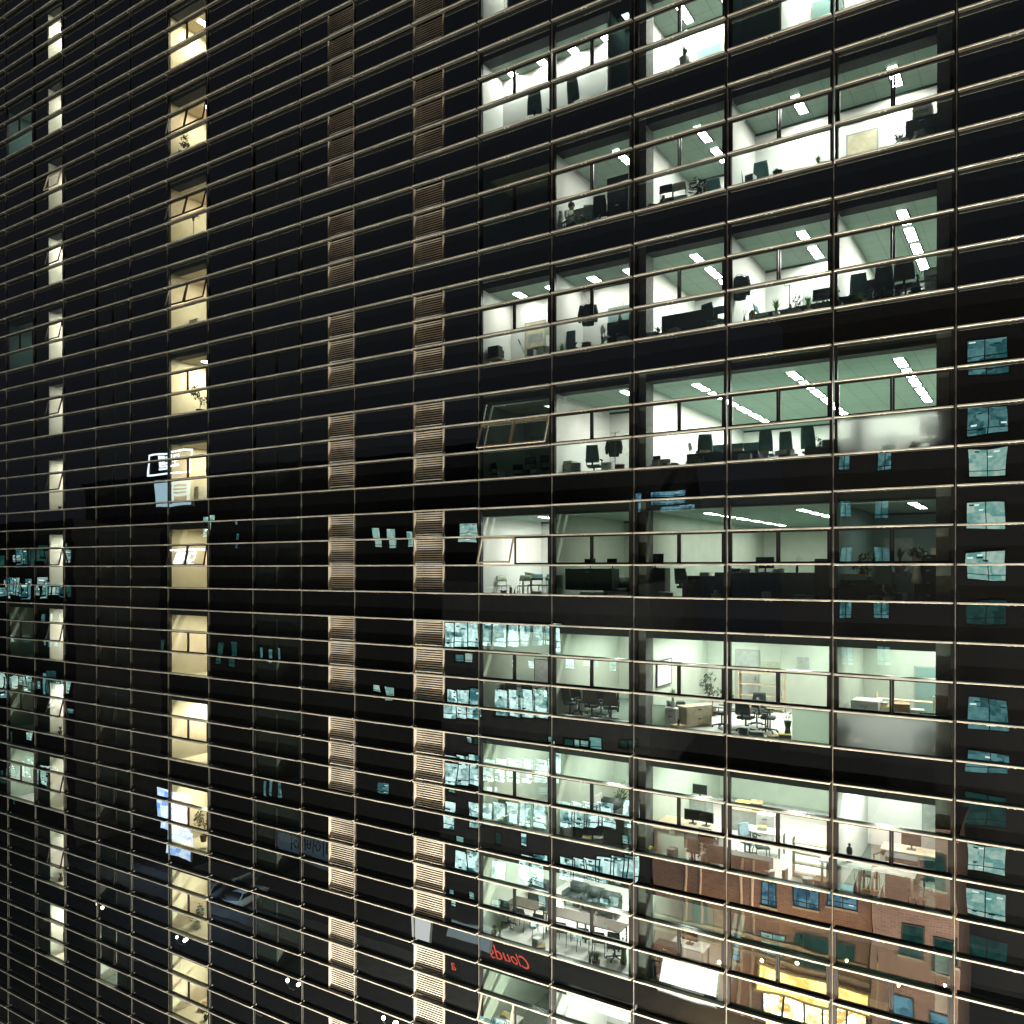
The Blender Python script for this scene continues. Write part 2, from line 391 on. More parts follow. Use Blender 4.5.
kind('plant_pale', 'potted_plant', 'plant', [('pot', pot(M_ceram, 0.11, 0.2)), ('foliage', blades(22, 0.5, 0.2, M_pleaf, 0.04, 0.17, 0.15).mesh('foliage'))])
def tree_parts(h, leafm, n, potm):
    b = MB(); st = MB().tube([(0,0,0.25),(0.04,0.02,h*0.4),(-0.02,0,h*0.72)], 0.018, M_terra)
    for i in range(6):
        g = random.uniform(0, 6.28); z = h * random.uniform(0.45, 0.95); q = (math.cos(g)*0.25, math.sin(g)*0.25, z)
        st.tube([(0,0,h*0.5), q], 0.009, M_terra); clump(n // 6, q, (0.22,0.22,0.2), leafm, 0.09, b)
    return [('pot', pot(potm, 0.17, 0.3)), ('stem', st.mesh('stem')), ('foliage', b.mesh('foliage'))]
kind('ficus', 'potted_tree', 'plant', tree_parts(1.55, M_dleaf, 150, M_terra)); kind('ficus_pale', 'potted_tree', 'plant', tree_parts(1.35, M_leaf, 110, M_ceram))
kind('dracaena', 'potted_tree', 'plant', [('pot', pot(M_terra, 0.15, 0.28)), ('stem', MB().tube([(0,0,0.25),(0.02,0,0.9),(0,0.02,1.2)], 0.022, M_wood).mesh('stem')),
     ('foliage', blades(60, 0.6, 0.38, M_dleaf, 0.05, 1.0, 0.6).mesh('foliage'))])
kind('monitor', 'computer_monitor', 'monitor', [('screen', MB().box(-0.27,-0.02,0.12,0.27,0.03,0.46,M_blackpl).box(-0.25,-0.024,0.14,0.25,-0.0201,0.44,M_screen).mesh('screen')), ('stand', MB().box(-0.12,-0.08,0,0.12,0.12,0.015,M_blackpl).box(-0.025,0.03,0.015,0.025,0.05,0.2,M_blackpl).mesh('stand'))])
kind('tv_set', 'tube_television', 'television', [('casing', MB().box(-0.23,-0.2,0,0.23,0.1,0.42,M_blackpl).box(-0.16,0.1,0.06,0.16,0.3,0.34,M_blackpl).mesh('casing',0.015)), ('screen', MB().box(-0.19,-0.214,0.06,0.19,-0.201,0.38,M_screen).mesh('screen'))])
kind('board_black', 'display_panel', 'panel', [('panel_board', MB().box(-0.95,-0.02,0.12,0.95,0.02,1.0,M_blackpl).mesh('panel_board')), ('foot', MB().box(-0.8,-0.2,0,-0.72,0.2,0.12,M_blackpl).mesh('foot')), ('foot', MB().box(0.72,-0.2,0,0.8,0.2,0.12,M_blackpl).mesh('foot'))])
kind('board_teal', 'display_panel', 'panel', [('panel_board', MB().box(-0.24,-0.02,0.1,0.24,0.02,1.12,M_navy).mesh('panel_board')), ('foot', MB().box(-0.24,-0.18,0,-0.18,0.18,0.1,M_blackpl).mesh('foot')), ('foot', MB().box(0.18,-0.18,0,0.24,0.18,0.1,M_blackpl).mesh('foot'))])
def jacket_parts(m):
    b = MB()
    def fn(u, v):
        w = 0.24 - 0.05 * (v - 0.55) ** 2 * 4 if v < 0.9 else 0.24 - 1.4 * (v - 0.9)
        a = 2 * math.pi * u; return (w * math.cos(a), 0.07 * math.sin(a) * (1 + 0.25 * math.sin(5 * a)), -0.72 + 0.7 * v), (math.cos(a), math.sin(a), 0)
    b.shell(fn, 20, 8, 0.012, m)
    sl = []
    for sx in (-1, 1): sl.append(('sleeve', MB().cyl((sx*0.21,0,-0.06),(sx*0.29,-0.03,-0.38),0.075,0.06,m).cyl((sx*0.29,-0.03,-0.38),(sx*0.27,-0.05,-0.62),0.06,0.045,m).mesh('sleeve',0,True)))
    return [('jacket_body', b.mesh('jacket_body',0,True))] + sl + [('hanger', MB().tube([(-0.2,0,-0.03),(0,0,0.06),(0.2,0,-0.03)],0.01,M_wood).tube([(0,0,0.06),(0,0,0.13),(0.03,0,0.16)],0.005,M_chrome).mesh('hanger'))]
kind('jacket', 'hanging_jacket', 'jacket', jacket_parts(M_navy))
def rack_parts():
    return [('pole', MB().cyl((0,0,0.03),(0,0,1.75),0.02,0.018,M_chrome).mesh('pole')), ('foot', MB().cyl((0,0,0),(0,0,0.03),0.19,0.18,M_blackpl,20).mesh('foot')),
            ('hook', MB().tube([(0,0,1.7),(0.16,0,1.72),(0.18,0,1.78)],0.01,M_chrome).tube([(0,0,1.7),(-0.16,0,1.72),(-0.18,0,1.78)],0.01,M_chrome).mesh('hook'))]
kind('coat_rack', 'coat_stand', 'coat stand', rack_parts())
kind('whiteboard', 'whiteboard_easel', 'whiteboard', [('board', MB().box(-0.55,-0.015,0.75,0.55,0.015,1.75,M_whitepl).mesh('board')), ('frame', MB().box(-0.58,-0.02,0.72,0.58,0.02,0.748,M_blackpl).box(-0.58,-0.02,1.752,0.58,0.02,1.78,M_blackpl).box(-0.58,-0.02,0.748,-0.552,0.02,1.752,M_blackpl).box(0.552,-0.02,0.748,0.58,0.02,1.752,M_blackpl).mesh('frame')),
     ('leg', MB().tube([(-0.5,-0.25,0),(-0.5,0,0.73)],0.015,M_blackpl).tube([(-0.5,0.25,0),(-0.5,0,0.73)],0.015,M_blackpl).mesh('leg')), ('leg', MB().tube([(0.5,-0.25,0),(0.5,0,0.73)],0.015,M_blackpl).tube([(0.5,0.25,0),(0.5,0,0.73)],0.015,M_blackpl).mesh('leg'))])
kind('wallboard', 'wall_whiteboard', 'whiteboard', [('board', MB().box(-0.6,-0.01,-0.4,0.6,0.01,0.4,M_whitepl).mesh('board')), ('frame', MB().box(-0.64,-0.02,-0.44,0.64,0.015,-0.401,M_blackpl).box(-0.64,-0.02,0.401,0.64,0.015,0.44,M_blackpl).box(-0.64,-0.02,-0.401,-0.601,0.015,0.401,M_blackpl).box(0.601,-0.02,-0.401,0.64,0.015,0.401,M_blackpl).mesh('frame'))])
kind('desk_lamp', 'desk_lamp', 'lamp', [('base', MB().lathe([(0.1,0),(0.1,0.02),(0.03,0.035)],M_blackpl).mesh('base')), ('arm', MB().tube([(0,0,0.03),(-0.05,0,0.3),(0.16,0,0.4)],0.018,M_blackpl).mesh('arm')), ('lamp_shade', MB().cyl((0.14,0,0.44),(0.24,0,0.40),0.05,0.1,M_blackpl,14).mesh('lamp_shade',0,True))])
kind('vase_twigs', 'vase_of_twigs', 'vase', [('vase', MB().lathe([(0.05,0),(0.08,0.08),(0.05,0.24),(0.06,0.3)],M_ceram).mesh('vase',0,True)), ('twig', MB().tube([(0,0,0.26),(-0.1,0,0.62)],0.008,M_olive).tube([(0,0,0.26),(0.03,0.03,0.7)],0.008,M_olive).tube([(0,0,0.26),(0.13,-0.02,0.6),(0.16,0,0.72)],0.008,M_olive).tube([(-0.05,0,0.44),(-0.13,0.02,0.55)],0.006,M_olive).mesh('twig'))])
kind('vase_tall', 'floor_vase', 'vase', [('vase', MB().lathe([(0.09,0),(0.11,0.1),(0.075,0.4),(0.12,0.62)],M_leaf).mesh('vase',0,True)), ('flower', clump(40,(0,0,0.85),(0.2,0.2,0.2),M_whitepl,0.05).tube([(0,0,0.55),(0.05,0,0.85)],0.006,M_leaf).tube([(0,0,0.55),(-0.08,0.03,0.9)],0.006,M_leaf).mesh('flower'))])
kind('vase_white', 'pedestal_planter', 'planter', [('pedestal', MB().lathe([(0.18,0),(0.15,0.04),(0.06,0.35),(0.06,0.62)],M_blackpl).mesh('pedestal',0,True)), ('vase', MB().lathe([(0.10,0.62),(0.15,0.68),(0.11,0.86),(0.085,1.05),(0.12,1.32)],M_ceram).mesh('vase',0,True)), ('foliage', clump(80,(0,0,1.45),(0.26,0.26,0.14),M_leaf,0.08).mesh('foliage'))])
kind('bottle', 'dark_bottle', 'bottle', [('bottle_body', MB().lathe([(0.05,0),(0.06,0.05),(0.055,0.2),(0.03,0.3),(0.03,0.36)],M_blackpl).mesh('bottle_body',0,True)), ('twig', MB().tube([(0,0,0.34),(0.08,0.02,0.7)],0.006,M_dleaf).tube([(0,0,0.34),(-0.03,-0.02,0.62)],0.006,M_dleaf).tube([(0,0,0.34),(0.16,0.02,0.6)],0.006,M_dleaf).mesh('twig'))])
kind('statuette', 'dark_statuette', 'statuette', [('figure_body', MB().lathe([(0.07,0),(0.05,0.12),(0.085,0.26),(0.075,0.36),(0.025,0.42)],M_blackpl).mesh('figure_body',0,True)), ('figure_head', MB().ball((0,0,0.46),0.04,M_blackpl).mesh('figure_head',0,True)), ('foot', MB().cyl((0,0,-0.02),(0,0,0),0.09,0.08,M_blackpl,16).mesh('foot'))])
kind('pole_stand', 'leaning_pole', 'pole', [('shaft', MB().cyl((-0.28,0,1.15),(0.28,0,0.03),0.014,0.014,M_greyst).mesh('shaft')), ('grip', MB().cyl((-0.28,0,1.15),(-0.18,0,0.95),0.022,0.02,M_blackpl).mesh('grip')), ('brush_head', MB().box(0.22,-0.12,0,0.36,0.12,0.05,M_blackpl).mesh('brush_head'))])
kind('tripod', 'folding_tripod', 'tripod', [('pole', MB().cyl((0,0,0.35),(0,0,1.0),0.018,0.014,M_blackpl).mesh('pole'))] + [('leg', MB().cyl((0,0,0.62),(0.36*math.cos(g),0.36*math.sin(g),0),0.014,0.01,M_blackpl).mesh('leg')) for g in (0.3, 2.4, 4.5)])
kind('carton', 'cardboard_box', 'box', [('carton_body', MB().box(-0.2,-0.16,0,0.2,0.16,0.26,M_box).mesh('carton_body',0.004)), ('flap', MB().box(-0.2,-0.25,0.262,0.2,-0.16,0.268,M_box).mesh('flap')), ('flap', MB().box(-0.2,0.16,0.262,0.2,0.25,0.268,M_box).mesh('flap'))])
def bin_kind(key, m, name='storage_tub'):
    kind(key, name, 'tub', [('tub_body', MB().lathe([(0.15,0),(0.19,0.3),(0.2,0.32),(0.17,0.32),(0.16,0.29)],m,4).mesh('tub_body')), ('lid', MB().box(-0.15,-0.15,0.325,0.15,0.15,0.345,M_whitepl).mesh('lid'))])
bin_kind('tub_cyan', M_cyan); bin_kind('tub_white', M_whitepl); bin_kind('tub_teal', M_tealfab)
def sofa_parts():
    ps = [('seat', MB().box(-0.36,-0.36,0.2,0.36,0.22,0.44,M_blackpl).mesh('seat',0.05,True)), ('backrest', MB().box(-0.44,0.2,0.2,0.44,0.42,0.82,M_blackpl).mesh('backrest',0.07,True))]
    for sx in (-1, 1):
        ps.append(('armrest', MB().box(sx*0.37,-0.36,0.12,sx*0.5,0.22,0.6,M_blackpl).mesh('armrest',0.05,True)))
        ps.append(('leg', MB().cyl((sx*0.36,-0.28,0),(sx*0.36,-0.28,0.2),0.02,0.025,M_chrome).cyl((sx*0.36,0.3,0),(sx*0.36,0.3,0.2),0.02,0.025,M_chrome).mesh('leg')))
    return ps
kind('armchair', 'leather_armchair', 'armchair', sofa_parts())
def shelf_parts():
    ps = [('side_panel', MB().box(-0.8,-0.16,0,-0.77,0.16,1.5,M_wood).mesh('side_panel')), ('side_panel', MB().box(0.77,-0.16,0,0.8,0.16,1.5,M_wood).mesh('side_panel'))]
    for z in (0.1, 0.5, 0.9, 1.3): ps.append(('shelf_board', MB().box(-0.768,-0.16,z,0.768,0.16,z+0.025,M_wood).mesh('shelf_board')))
    return ps
kind('shelf', 'open_shelf', 'shelf', shelf_parts())
kind('printer', 'office_printer', 'printer', [('printer_body', MB().box(-0.24,-0.22,0,0.24,0.22,0.3,M_whitepl).mesh('printer_body',0.02)), ('paper_tray', MB().box(-0.17,-0.36,0.09,0.17,-0.22,0.11,M_greyst).mesh('paper_tray')), ('scanner_lid', MB().box(-0.23,-0.21,0.303,0.23,0.21,0.34,M_greyst).mesh('scanner_lid'))])
kind('papers', 'paper_stack', 'papers', [('paper_pile', MB().box(-0.15,-0.1,0,0.15,0.1,0.05,M_paper).box(-0.13,-0.11,0.052,0.16,0.09,0.09,M_paper).mesh('paper_pile')), ('folder', MB().box(-0.14,-0.1,0.093,0.15,0.1,0.105,M_yellow).mesh('folder'))])
kind('binder', 'ring_binder', 'binder', [('cover', MB().box(-0.04,-0.14,0,0.04,0.14,0.31,M_paper).mesh('cover')), ('spine_label', MB().box(-0.025,-0.143,0.12,0.025,-0.1405,0.26,M_yellow).mesh('spine_label'))])
M_scr, _N, _L = nt('green_screen_cloth')
_o = _N.new('ShaderNodeOutputMaterial'); _m = _N.new('ShaderNodeMixShader'); _m.inputs[0].default_value = 0.65; _d = _N.new('ShaderNodeBsdfDiffuse'); _t = _N.new('ShaderNodeBsdfTranslucent')
_d.inputs[0].default_value = (0.30, 0.38, 0.31, 1); _t.inputs[0].default_value = (0.42, 0.50, 0.42, 1); _L.new(_d.outputs[0], _m.inputs[1]); _L.new(_t.outputs[0], _m.inputs[2]); _L.new(_m.outputs[0], _o.inputs[0])
kind('green_screen', 'desk_partition', 'partition', [('screen_panel', MB().poly(((-0.8,0,0.06),(0.8,0,0.06),(0.8,0,1.15),(-0.8,0,1.15)),M_scr).box(-0.83,-0.02,0.03,0.83,0.02,0.058,M_greyst).box(-0.83,-0.02,1.152,0.83,0.02,1.18,M_greyst).mesh('screen_panel')), ('foot', MB().box(-0.7,-0.2,0,-0.64,0.2,0.029,M_greyst).mesh('foot')), ('foot', MB().box(0.64,-0.2,0,0.7,0.2,0.029,M_greyst).mesh('foot'))])
kind('block_screen', 'desk_partition', 'partition', [('screen_panel', MB().box(-0.8,-0.025,0.06,0.8,0.025,1.15,M_tealfab).mesh('screen_panel',0.01)), ('foot', MB().box(-0.7,-0.2,0,-0.64,0.2,0.06,M_greyst).mesh('foot')), ('foot', MB().box(0.64,-0.2,0,0.7,0.2,0.06,M_greyst).mesh('foot'))])
def light_kind(key, c, s, l=1.05, w=0.24):
    kind(key, 'ceiling_light', 'ceiling light', [('diffuser', MB().poly(((-w/2,-l/2,-0.012),(-w/2,l/2,-0.012),(w/2,l/2,-0.012),(w/2,-l/2,-0.012)),lightmat(c,s)).mesh('diffuser')),
        ('housing', MB().box(-w/2-0.05,-l/2-0.03,-0.02,-w/2-0.002,l/2+0.03,-0.001,M_blackpl).box(w/2+0.002,-l/2-0.03,-0.02,w/2+0.05,l/2+0.03,-0.001,M_blackpl).mesh('housing'))])
light_kind('lamp_cool', CW, 150); light_kind('lamp_soft', CW, 66); light_kind('lamp_dim', CW, 26); light_kind('lamp_faint', TW, 3); light_kind('lamp_hot', CW, 210)
light_kind('lamp_warm', WW, 230, 0.6, 0.3); light_kind('lamp_cream_low', (1.0,0.92,0.70), 130, 0.6, 0.3); light_kind('lamp_cream_high', (1.0,0.93,0.72), 300, 0.6, 0.3); light_kind('lamp_warm_low', WW, 150, 0.6, 0.3); light_kind('lamp_warm_high', WW, 330, 0.6, 0.3); light_kind('lamp_cream', (1.0,0.93,0.74), 210, 0.6, 0.3); light_kind('lamp_glim', (1,0.95,0.8), 2.0, 0.6, 0.3)

exec_parts = []
# ---------------------------------------------------------------- the glass office tower
XL, XR = mx(JL), mx(JR)
tower = root('office_tower', (0, 0, 0), 0, 'tall office tower of black glass with cream rails, tan louvres and lit storeys', 'building')
def T(mb, name, **k): return part(mb, name, tower, **k)
for k in range(-28, 42):                                    # horizontal sun rails: a length per bay, open at every mullion
    z = zk(k); b = MB(); mi = b.mi(M_fin); mw = b.mi(M_under); mt = b.mi(M_mull)
    for j in range(JR, JL):
        xa, xb = mx(j + 1) + 0.045, mx(j) - 0.045
        jit = random.uniform(-0.009, 0.009)
        prof = [(-0.003, -0.022), (-0.135, -0.022), (-0.14, -0.024), (-0.158, -0.025), (-0.166, -0.017), (-0.166, 0.018), (-0.158, 0.026), (-0.14, 0.026), (-0.135, 0.024), (-0.003, 0.022)]
        o = len(b.v)
        for x in (xa, xb):
            for (y, dz) in prof: b.v.append((x, y, z + dz + jit))
        n = len(prof)
        for i in range(n):
            i2 = (i + 1) % n; b.f.append((o+i, o+i2, o+n+i2, o+n+i)); b.m.append(mw if i in (0, 9) else mt if i == 8 else mi)  # underside coloured dark as if in shade; top greyed to weaken its bounce
        b.f.append(tuple(o+i for i in range(n))[::-1]); b.m.append(mi); b.f.append(tuple(o+n+i for i in range(n))); b.m.append(mi)
        for xx in (xa + 0.37 * W, xa + 0.42 * W):            # the two small brackets under each length
            b.box(xx, -0.16, z - 0.034, xx + 0.05, -0.11, z - 0.0255, M_fin)
    T(b, 'sun_rail')
for j in range(JR, JL + 1):
    x = mx(j); T(MB().box(x - 0.011, -0.025, 0.2, x + 0.011, -0.001, zk(42), M_mull), 'mullion')
for n in FLOORS:
    b = MB().box(XL, 0.03, zk(4*n+2) + 0.02, XR, 0.05, zk(4*n+3) - 0.02, M_dark)
    for j in range(JR, JL):
        t, q = random.uniform(-0.0015, 0.0015), random.uniform(-0.004, 0.004)
        b.poly(((mx(j+1)+0.01, 0.012+t, zk(4*n+2)+0.01), (mx(j)-0.01, 0.012+t+q, zk(4*n+2)+0.01), (mx(j)-0.01, 0.012-t+q, zk(4*n+3)-0.01), (mx(j+1)+0.01, 0.012-t, zk(4*n+3)-0.01)), M_black)
    T(b, 'spandrel_band')
    T(MB().box(XL, 0.13, zf(n) - 0.30, XR, 17.0, zf(n) - 0.006, M_dark), 'floor_slab')
    T(MB().box(XL, 0.13, zc(n) + 0.002, XR, 0.6, zf(n+1) - 0.301, M_soffit), 'bulkhead')
T(MB().box(XL, 0.0, 0.0, XR, 0.03, zk(4*-6-1), M_black), 'base_wall')
T(MB().box(XL, 17.0, 0.0, XR, 17.3, zk(42), M_dark), 'rear_wall')
T(MB().box(XL-0.3, 0.0, 0.0, XL, 17.3, zk(42), M_dark), 'end_wall'); T(MB().box(XR, 0.0, 0.0, XR+0.3, 17.3, zk(42), M_dark), 'end_wall')
T(MB().box(XL-0.3, -0.1, zk(42), XR+0.3, 17.3, zk(42)+0.4, M_dark), 'roof')
for j, a, c in ((3, -0.24, 0.34), (0, -0.46, 0.2), (6, -0.3, 0.3)):
    T(MB().box(mx(j)+a, 0.125, 0, mx(j)+c, 0.70, zk(41), M_dgrey), 'column')

WIN = set()
for n in range(-4, 6): WIN.add((n, 4))
for n in range(-4, 5): WIN.add((n, 3))
for j in (0, 1, 2):
    for n in range(-3, 5): WIN.add((n, j))
for n in range(-5, 7): WIN.add((n, 10))
for n in range(-5, 8): WIN.add((n, 14))
for n in (6, 3, -1, -2, -3): WIN.add((n, 15))
for n in range(-4, 5): WIN.add((n, 8))
for n in range(-5, 4): WIN.add((n, 12))
OPEN = {(0,4):(18,0), (1,4):(20,20), (5,10):(12,12), (4,10):(15,15), (3,10):(15,13), (0,10):(11,11), (-4,4):(17,0),
        (5,14):(0,16), (4,14):(0,14), (3,14):(0,13), (2,14):(0,15), (1,14):(0,14), (0,14):(0,15), (-1,14):(0,12), (-2,14):(0,14), (-3,14):(0,12), (-4,14):(0,12)}
FROST = {(1,0), (-1,0)}
TWOPANE = {4, 3, 2, 1, 0, 10, 14}
def window(n, j):
    xa, xb = mx(j+1), mx(j); z0, z1, z2, z3 = (zk(4*n-1+i) for i in range(4))
    fr = MB(); e = 0.028
    fr.box(xa+e, -0.02, z0+0.02, xa+0.10, 0.12, z3-0.02, M_frame).box(xb-0.10, -0.02, z0+0.02, xb-e, 0.12, z3-0.02, M_frame)
    for z in (z1, z2): fr.box(xa+0.101, -0.018, z-0.03, xb-0.101, 0.10, z+0.03, M_frame)
    fr.box(xa+0.101, -0.018, z0+0.002, xb-0.101, 0.10, z0+0.03, M_frame).box(xa+0.101, -0.018, z3-0.03, xb-0.101, 0.10, z3-0.002, M_frame)
    w = T(fr, 'window')
    def pane(zl, zh, nm, m):
        t, q = random.uniform(-0.003, 0.003), random.uniform(-0.005, 0.005)
        part(MB().poly(((xa+0.101, 0.03+t, zl), (xb-0.101, 0.03+t+q, zl), (xb-0.101, 0.03-t+q, zh), (xa+0.101, 0.03-t, zh)), m), nm, w)
    pane(z2+0.031, z3-0.031, 'upper_pane', M_glass)
    pane(z0+0.031, z1-0.031, 'lower_pane', M_frost if (n, j) in FROST else M_glass)
    xm = (xa + xb) / 2; hs = z2 - z1 - 0.066
    for i, (l, r) in enumerate(((xa+0.104, xm-0.005), (xm+0.005, xb-0.104))):
        a = OPEN.get((n, j), (0, 0))[i]; m = M_sashw if a > 15 or (n, j) in ((3,10),(4,10)) and False else M_frame
        s = MB(); f = 0.05 if j < 6 else 0.04; c = (r - l)
        s.box(0, -0.03, -hs, f, 0.03, 0, m).box(c-f, -0.03, -hs, c, 0.03, 0, m).box(f, -0.03, -hs, c-f, 0.03, -hs+f, m).box(f, -0.03, -f, c-f, 0.03, 0, m)
        s.poly(((f, 0, -hs+f), (c-f, 0, -hs+f), (c-f, 0, -f), (f, 0, -f)), M_sashglass)
        o = part(s, 'sash', w); o.location = (l, 0.0, z2 - 0.033); o.rotation_euler = (-R(a), 0, 0)
for n, j in sorted(WIN): window(n, j)

# black glass everywhere else: far more panes than one could list
LOUV = {5: (0.0, 0.49), 7: (0.51, 1.0)}
g = MB()
for n in FLOORS:
    for j in range(JR, JL):
        if (n, j) in WIN: continue
        xa, xb = mx(j+1), mx(j)
        if j == 5: xa += 0.485 * W
        if j == 7: xb -= 0.485 * W
        for i in range(3):
            z0, z1 = zk(4*n-1+i), zk(4*n+i); t = random.uniform(-0.004, 0.004); q = random.uniform(-0.004, 0.004)
            g.poly(((xa+0.01, 0.02+t, z0+0.01), (xb-0.01, 0.02+t+q, z0+0.01), (xb-0.01, 0.02-t+q, z1-0.01), (xa+0.01, 0.02-t, z1-0.01)), M_black)
T(g, 'glass_panel', kind='stuff')
def louvre(n, j):
    xa, xb = mx(j+1), mx(j)
    if j == 5: xa, xb = xa + 0.02, xa + 0.47 * W
    else: xa, xb = xb - 0.48 * W, xb - 0.02
    p = None
    for i in range(3):
        z0, z1 = zk(4*n-1+i) + 0.03, zk(4*n+i) - 0.035; b = MB()
        b.box(xa, -0.02, z0, xa+0.03, 0.16, z1, M_slat).box(xb-0.03, -0.02, z0, xb, 0.16, z1, M_slat)
        b.box(xa+0.031, 0.15, z0, xb-0.031, 0.16, z1, M_dark)
        for q in range(11):
            z = z0 + (q + 0.5) * (z1 - z0) / 11 + random.uniform(-0.003, 0.003)
            b.poly(((xa+0.031, 0.07, z-0.016), (xb-0.031, 0.07, z-0.016), (xb-0.031, 0.14, z+0.02), (xa+0.031, 0.14, z+0.02)), M_dark)  # sloping blade coloured dark, standing in for shade between the slats
            b.poly(((xa+0.031, 0.066, z+0.018), (xb-0.031, 0.066, z+0.018), (xb-0.031, 0.069, z-0.022), (xa+0.031, 0.069, z-0.022)), M_slat)
        T(b, 'louvre_panel')
for n in range(-6, 8):
    louvre(n, 5)
    louvre(n, 7)

# ---------------------------------------------------------------- rooms behind the glass
ROW = {5:'first', 4:'second', 3:'third', 2:'fourth', 1:'fifth', 0:'sixth', -1:'seventh', -2:'eighth', -3:'ninth', -4:'tenth', -5:'eleventh'}
BAY = {4:'first', 3:'second', 2:'third', 1:'fourth', 0:'fifth'}
ORD = ['first','second','third','fourth','fifth','sixth','seventh','eighth','ninth','tenth','eleventh','twelfth','thirteenth','fourteenth']
LC = {}
def bay_of(x): return int(math.floor((X0 - x) / W))
def lamp(n, x, y, key, lab=None):
    b = bay_of(x); i = LC.get((n, b), 0); LC[(n, b)] = i + 1
    spawn(key, (x, y, zc(n) - 0.002), 0, lab or 'white ceiling light, %s from the glass, %s lit storey, %s bay after the louvres' % (ORD[i], ROW.get(n, 'top'), BAY.get(b, 'far')),
          'ceiling lights in the offices' if not lab else None)
def room(n, xl, xr, dep, wall, flr, lamps=(), back=None, ceil=None, lab=None, ledge=False):
    a, c = zf(n), zc(n)
    r = T(MB().box(xl, 0.131, a-0.005, xr, dep, a, flr), 'room_floor')
    t = 0.05
    part(MB().box(xl, dep, a, xr, dep + t, c, back or wall), 'back_wall', r)
    part(MB().box(xl - 0.001, 0.131, a, xl + t, dep - 0.001, c, wall), 'partition', r)
    part(MB().box(xr - t, 0.131, a, xr + 0.001, dep - 0.001, c, wall), 'partition', r)
    part(MB().box(xl, 0.601, c, xr, dep, c + 0.03, ceil or M_ceil), 'ceiling', r)
    if dep > 1.9 and not lab:
        part(MB().box(xl + t, dep - 0.03, c - 0.07, xr - t, dep - 0.002, c - 0.002, M_blackpl).box(xl + t, dep - 0.02, a, xr - t, dep - 0.002, a + 0.1, M_greyst), 'wall_trim', r)
        xd = random.uniform(xl + 0.3, xr - 1.3)
        part(MB().box(xd, dep - 0.05, a, xd + 0.9, dep - 0.031, min(a + 2.05, c - 0.1), M_grey).box(xd + 0.05, dep - 0.06, a + 0.02, xd + 0.85, dep - 0.051, min(a + 2.0, c - 0.15), random.choice((M_wood, M_greyst, M_teal))).box(xd + 0.74, dep - 0.10, a + 0.95, xd + 0.80, dep - 0.061, a + 1.08, M_chrome), 'door', r)
        for q in range(random.randint(1, 3)):
            xp = random.uniform(xl + 0.2, xr - 0.9); zp = random.uniform(a + 1.1, a + 1.5); w_p, h_p = random.uniform(0.3, 0.7), random.uniform(0.25, 0.5)
            part(MB().box(xp, dep - 0.025 - 0.02 * q, zp, xp + w_p, dep - 0.006 - 0.02 * q, zp + h_p, random.choice((M_paper, M_wood, M_greyst, M_olive))), 'notice_board', r)
    if ledge or (1 <= n <= 3 and not lab): part(MB().box(xl + t, 0.14, a, xr - t, 0.36 if ledge else 0.42, a + 0.16, M_whitepl), 'ledge', r)
    for key, fx, d0, cnt, pit in lamps:
        for i in range(cnt): lamp(n, xl + fx * (xr - xl), d0 + i * pit, key, lab)
light_kind('lamp_short', CW, 90, 0.5, 0.3)
m = mx
room(5, m(5), m(5)+1.15, 1.5, M_white, M_carpet, [('lamp_short', 0.5, 1.12, 1, 1)])
room(5, m(5)+1.16, m(4), 2.5, M_teal, M_carpet)
room(4, m(5), m(3)-0.95, 1.45, M_white, M_carpet, [('lamp_short', 0.12, 1.12, 1, 1), ('lamp_short', 0.37, 1.12, 1, 1), ('lamp_short', 0.62, 1.12, 1, 1), ('lamp_short', 0.87, 1.12, 1, 1)])
room(4, m(3)-0.94, m(3), 1.3, M_teal, M_carpet, [('lamp_faint', 0.4, 1.0, 1, 1)])
room(4, m(3)+0.01, m(2), 2.3, M_white, M_carpet, [('lamp_hot', 0.35, 1.5, 1, 1), ('lamp_hot', 0.8, 1.5, 1, 1)])
room(4, m(2)+0.01, m(2)+1.45, 1.2, M_teal, M_carpet, [('lamp_faint', 0.5, 1.0, 1, 1)])
room(4, m(2)+1.46, m(0), 2.0, M_white, M_carpet, [('lamp_hot', 0.2, 1.4, 1, 1), ('lamp_cool', 0.7, 1.4, 1, 1)])
room(3, m(5), m(4), 3.0, M_teal, M_carpet)
room(3, m(4)+0.01, m(3), 3.2, M_white, M_carpet, [('lamp_cool', 0.62, 1.55, 1, 1)])
room(3, m(3)+0.01, m(2), 4.6, M_white, M_carpet, [('lamp_cool', 0.55, 1.6, 2, 1.6)])
room(3, m(2)+0.01, m(0), 2.55, M_white, M_carpet, [('lamp_hot', 0.28, 1.55, 1, 1), ('lamp_hot', 0.72, 1.55, 1, 1)])
room(2, m(5), m(4), 2.0, M_white, M_carpet, [('lamp_short', 0.3, 1.3, 1, 1), ('lamp_short', 0.75, 1.3, 1, 1)])
room(2, m(4)+0.01, m(3), 2.1, M_white, M_carpet, [('lamp_short', 0.3, 1.3, 1, 1), ('lamp_short', 0.75, 1.3, 1, 1)])
room(2, m(3)+0.01, m(2), 5.2, M_white, M_carpet, [('lamp_cool', 0.52, 1.55, 3, 1.35)])
room(2, m(2)+0.01, m(1), 3.7, M_white, M_carpet, [('lamp_hot', 0.62, 1.55, 2, 1.35)])
room(2, m(1)+0.01, m(0), 7.5, M_white, M_carpet, [('lamp_cool', 0.52, 1.6, 4, 1.4)], back=M_white)
room(1, m(5), m(4), 3.0, M_green, M_carpet, [('lamp_faint', 0.6, 2.2, 1, 1)])
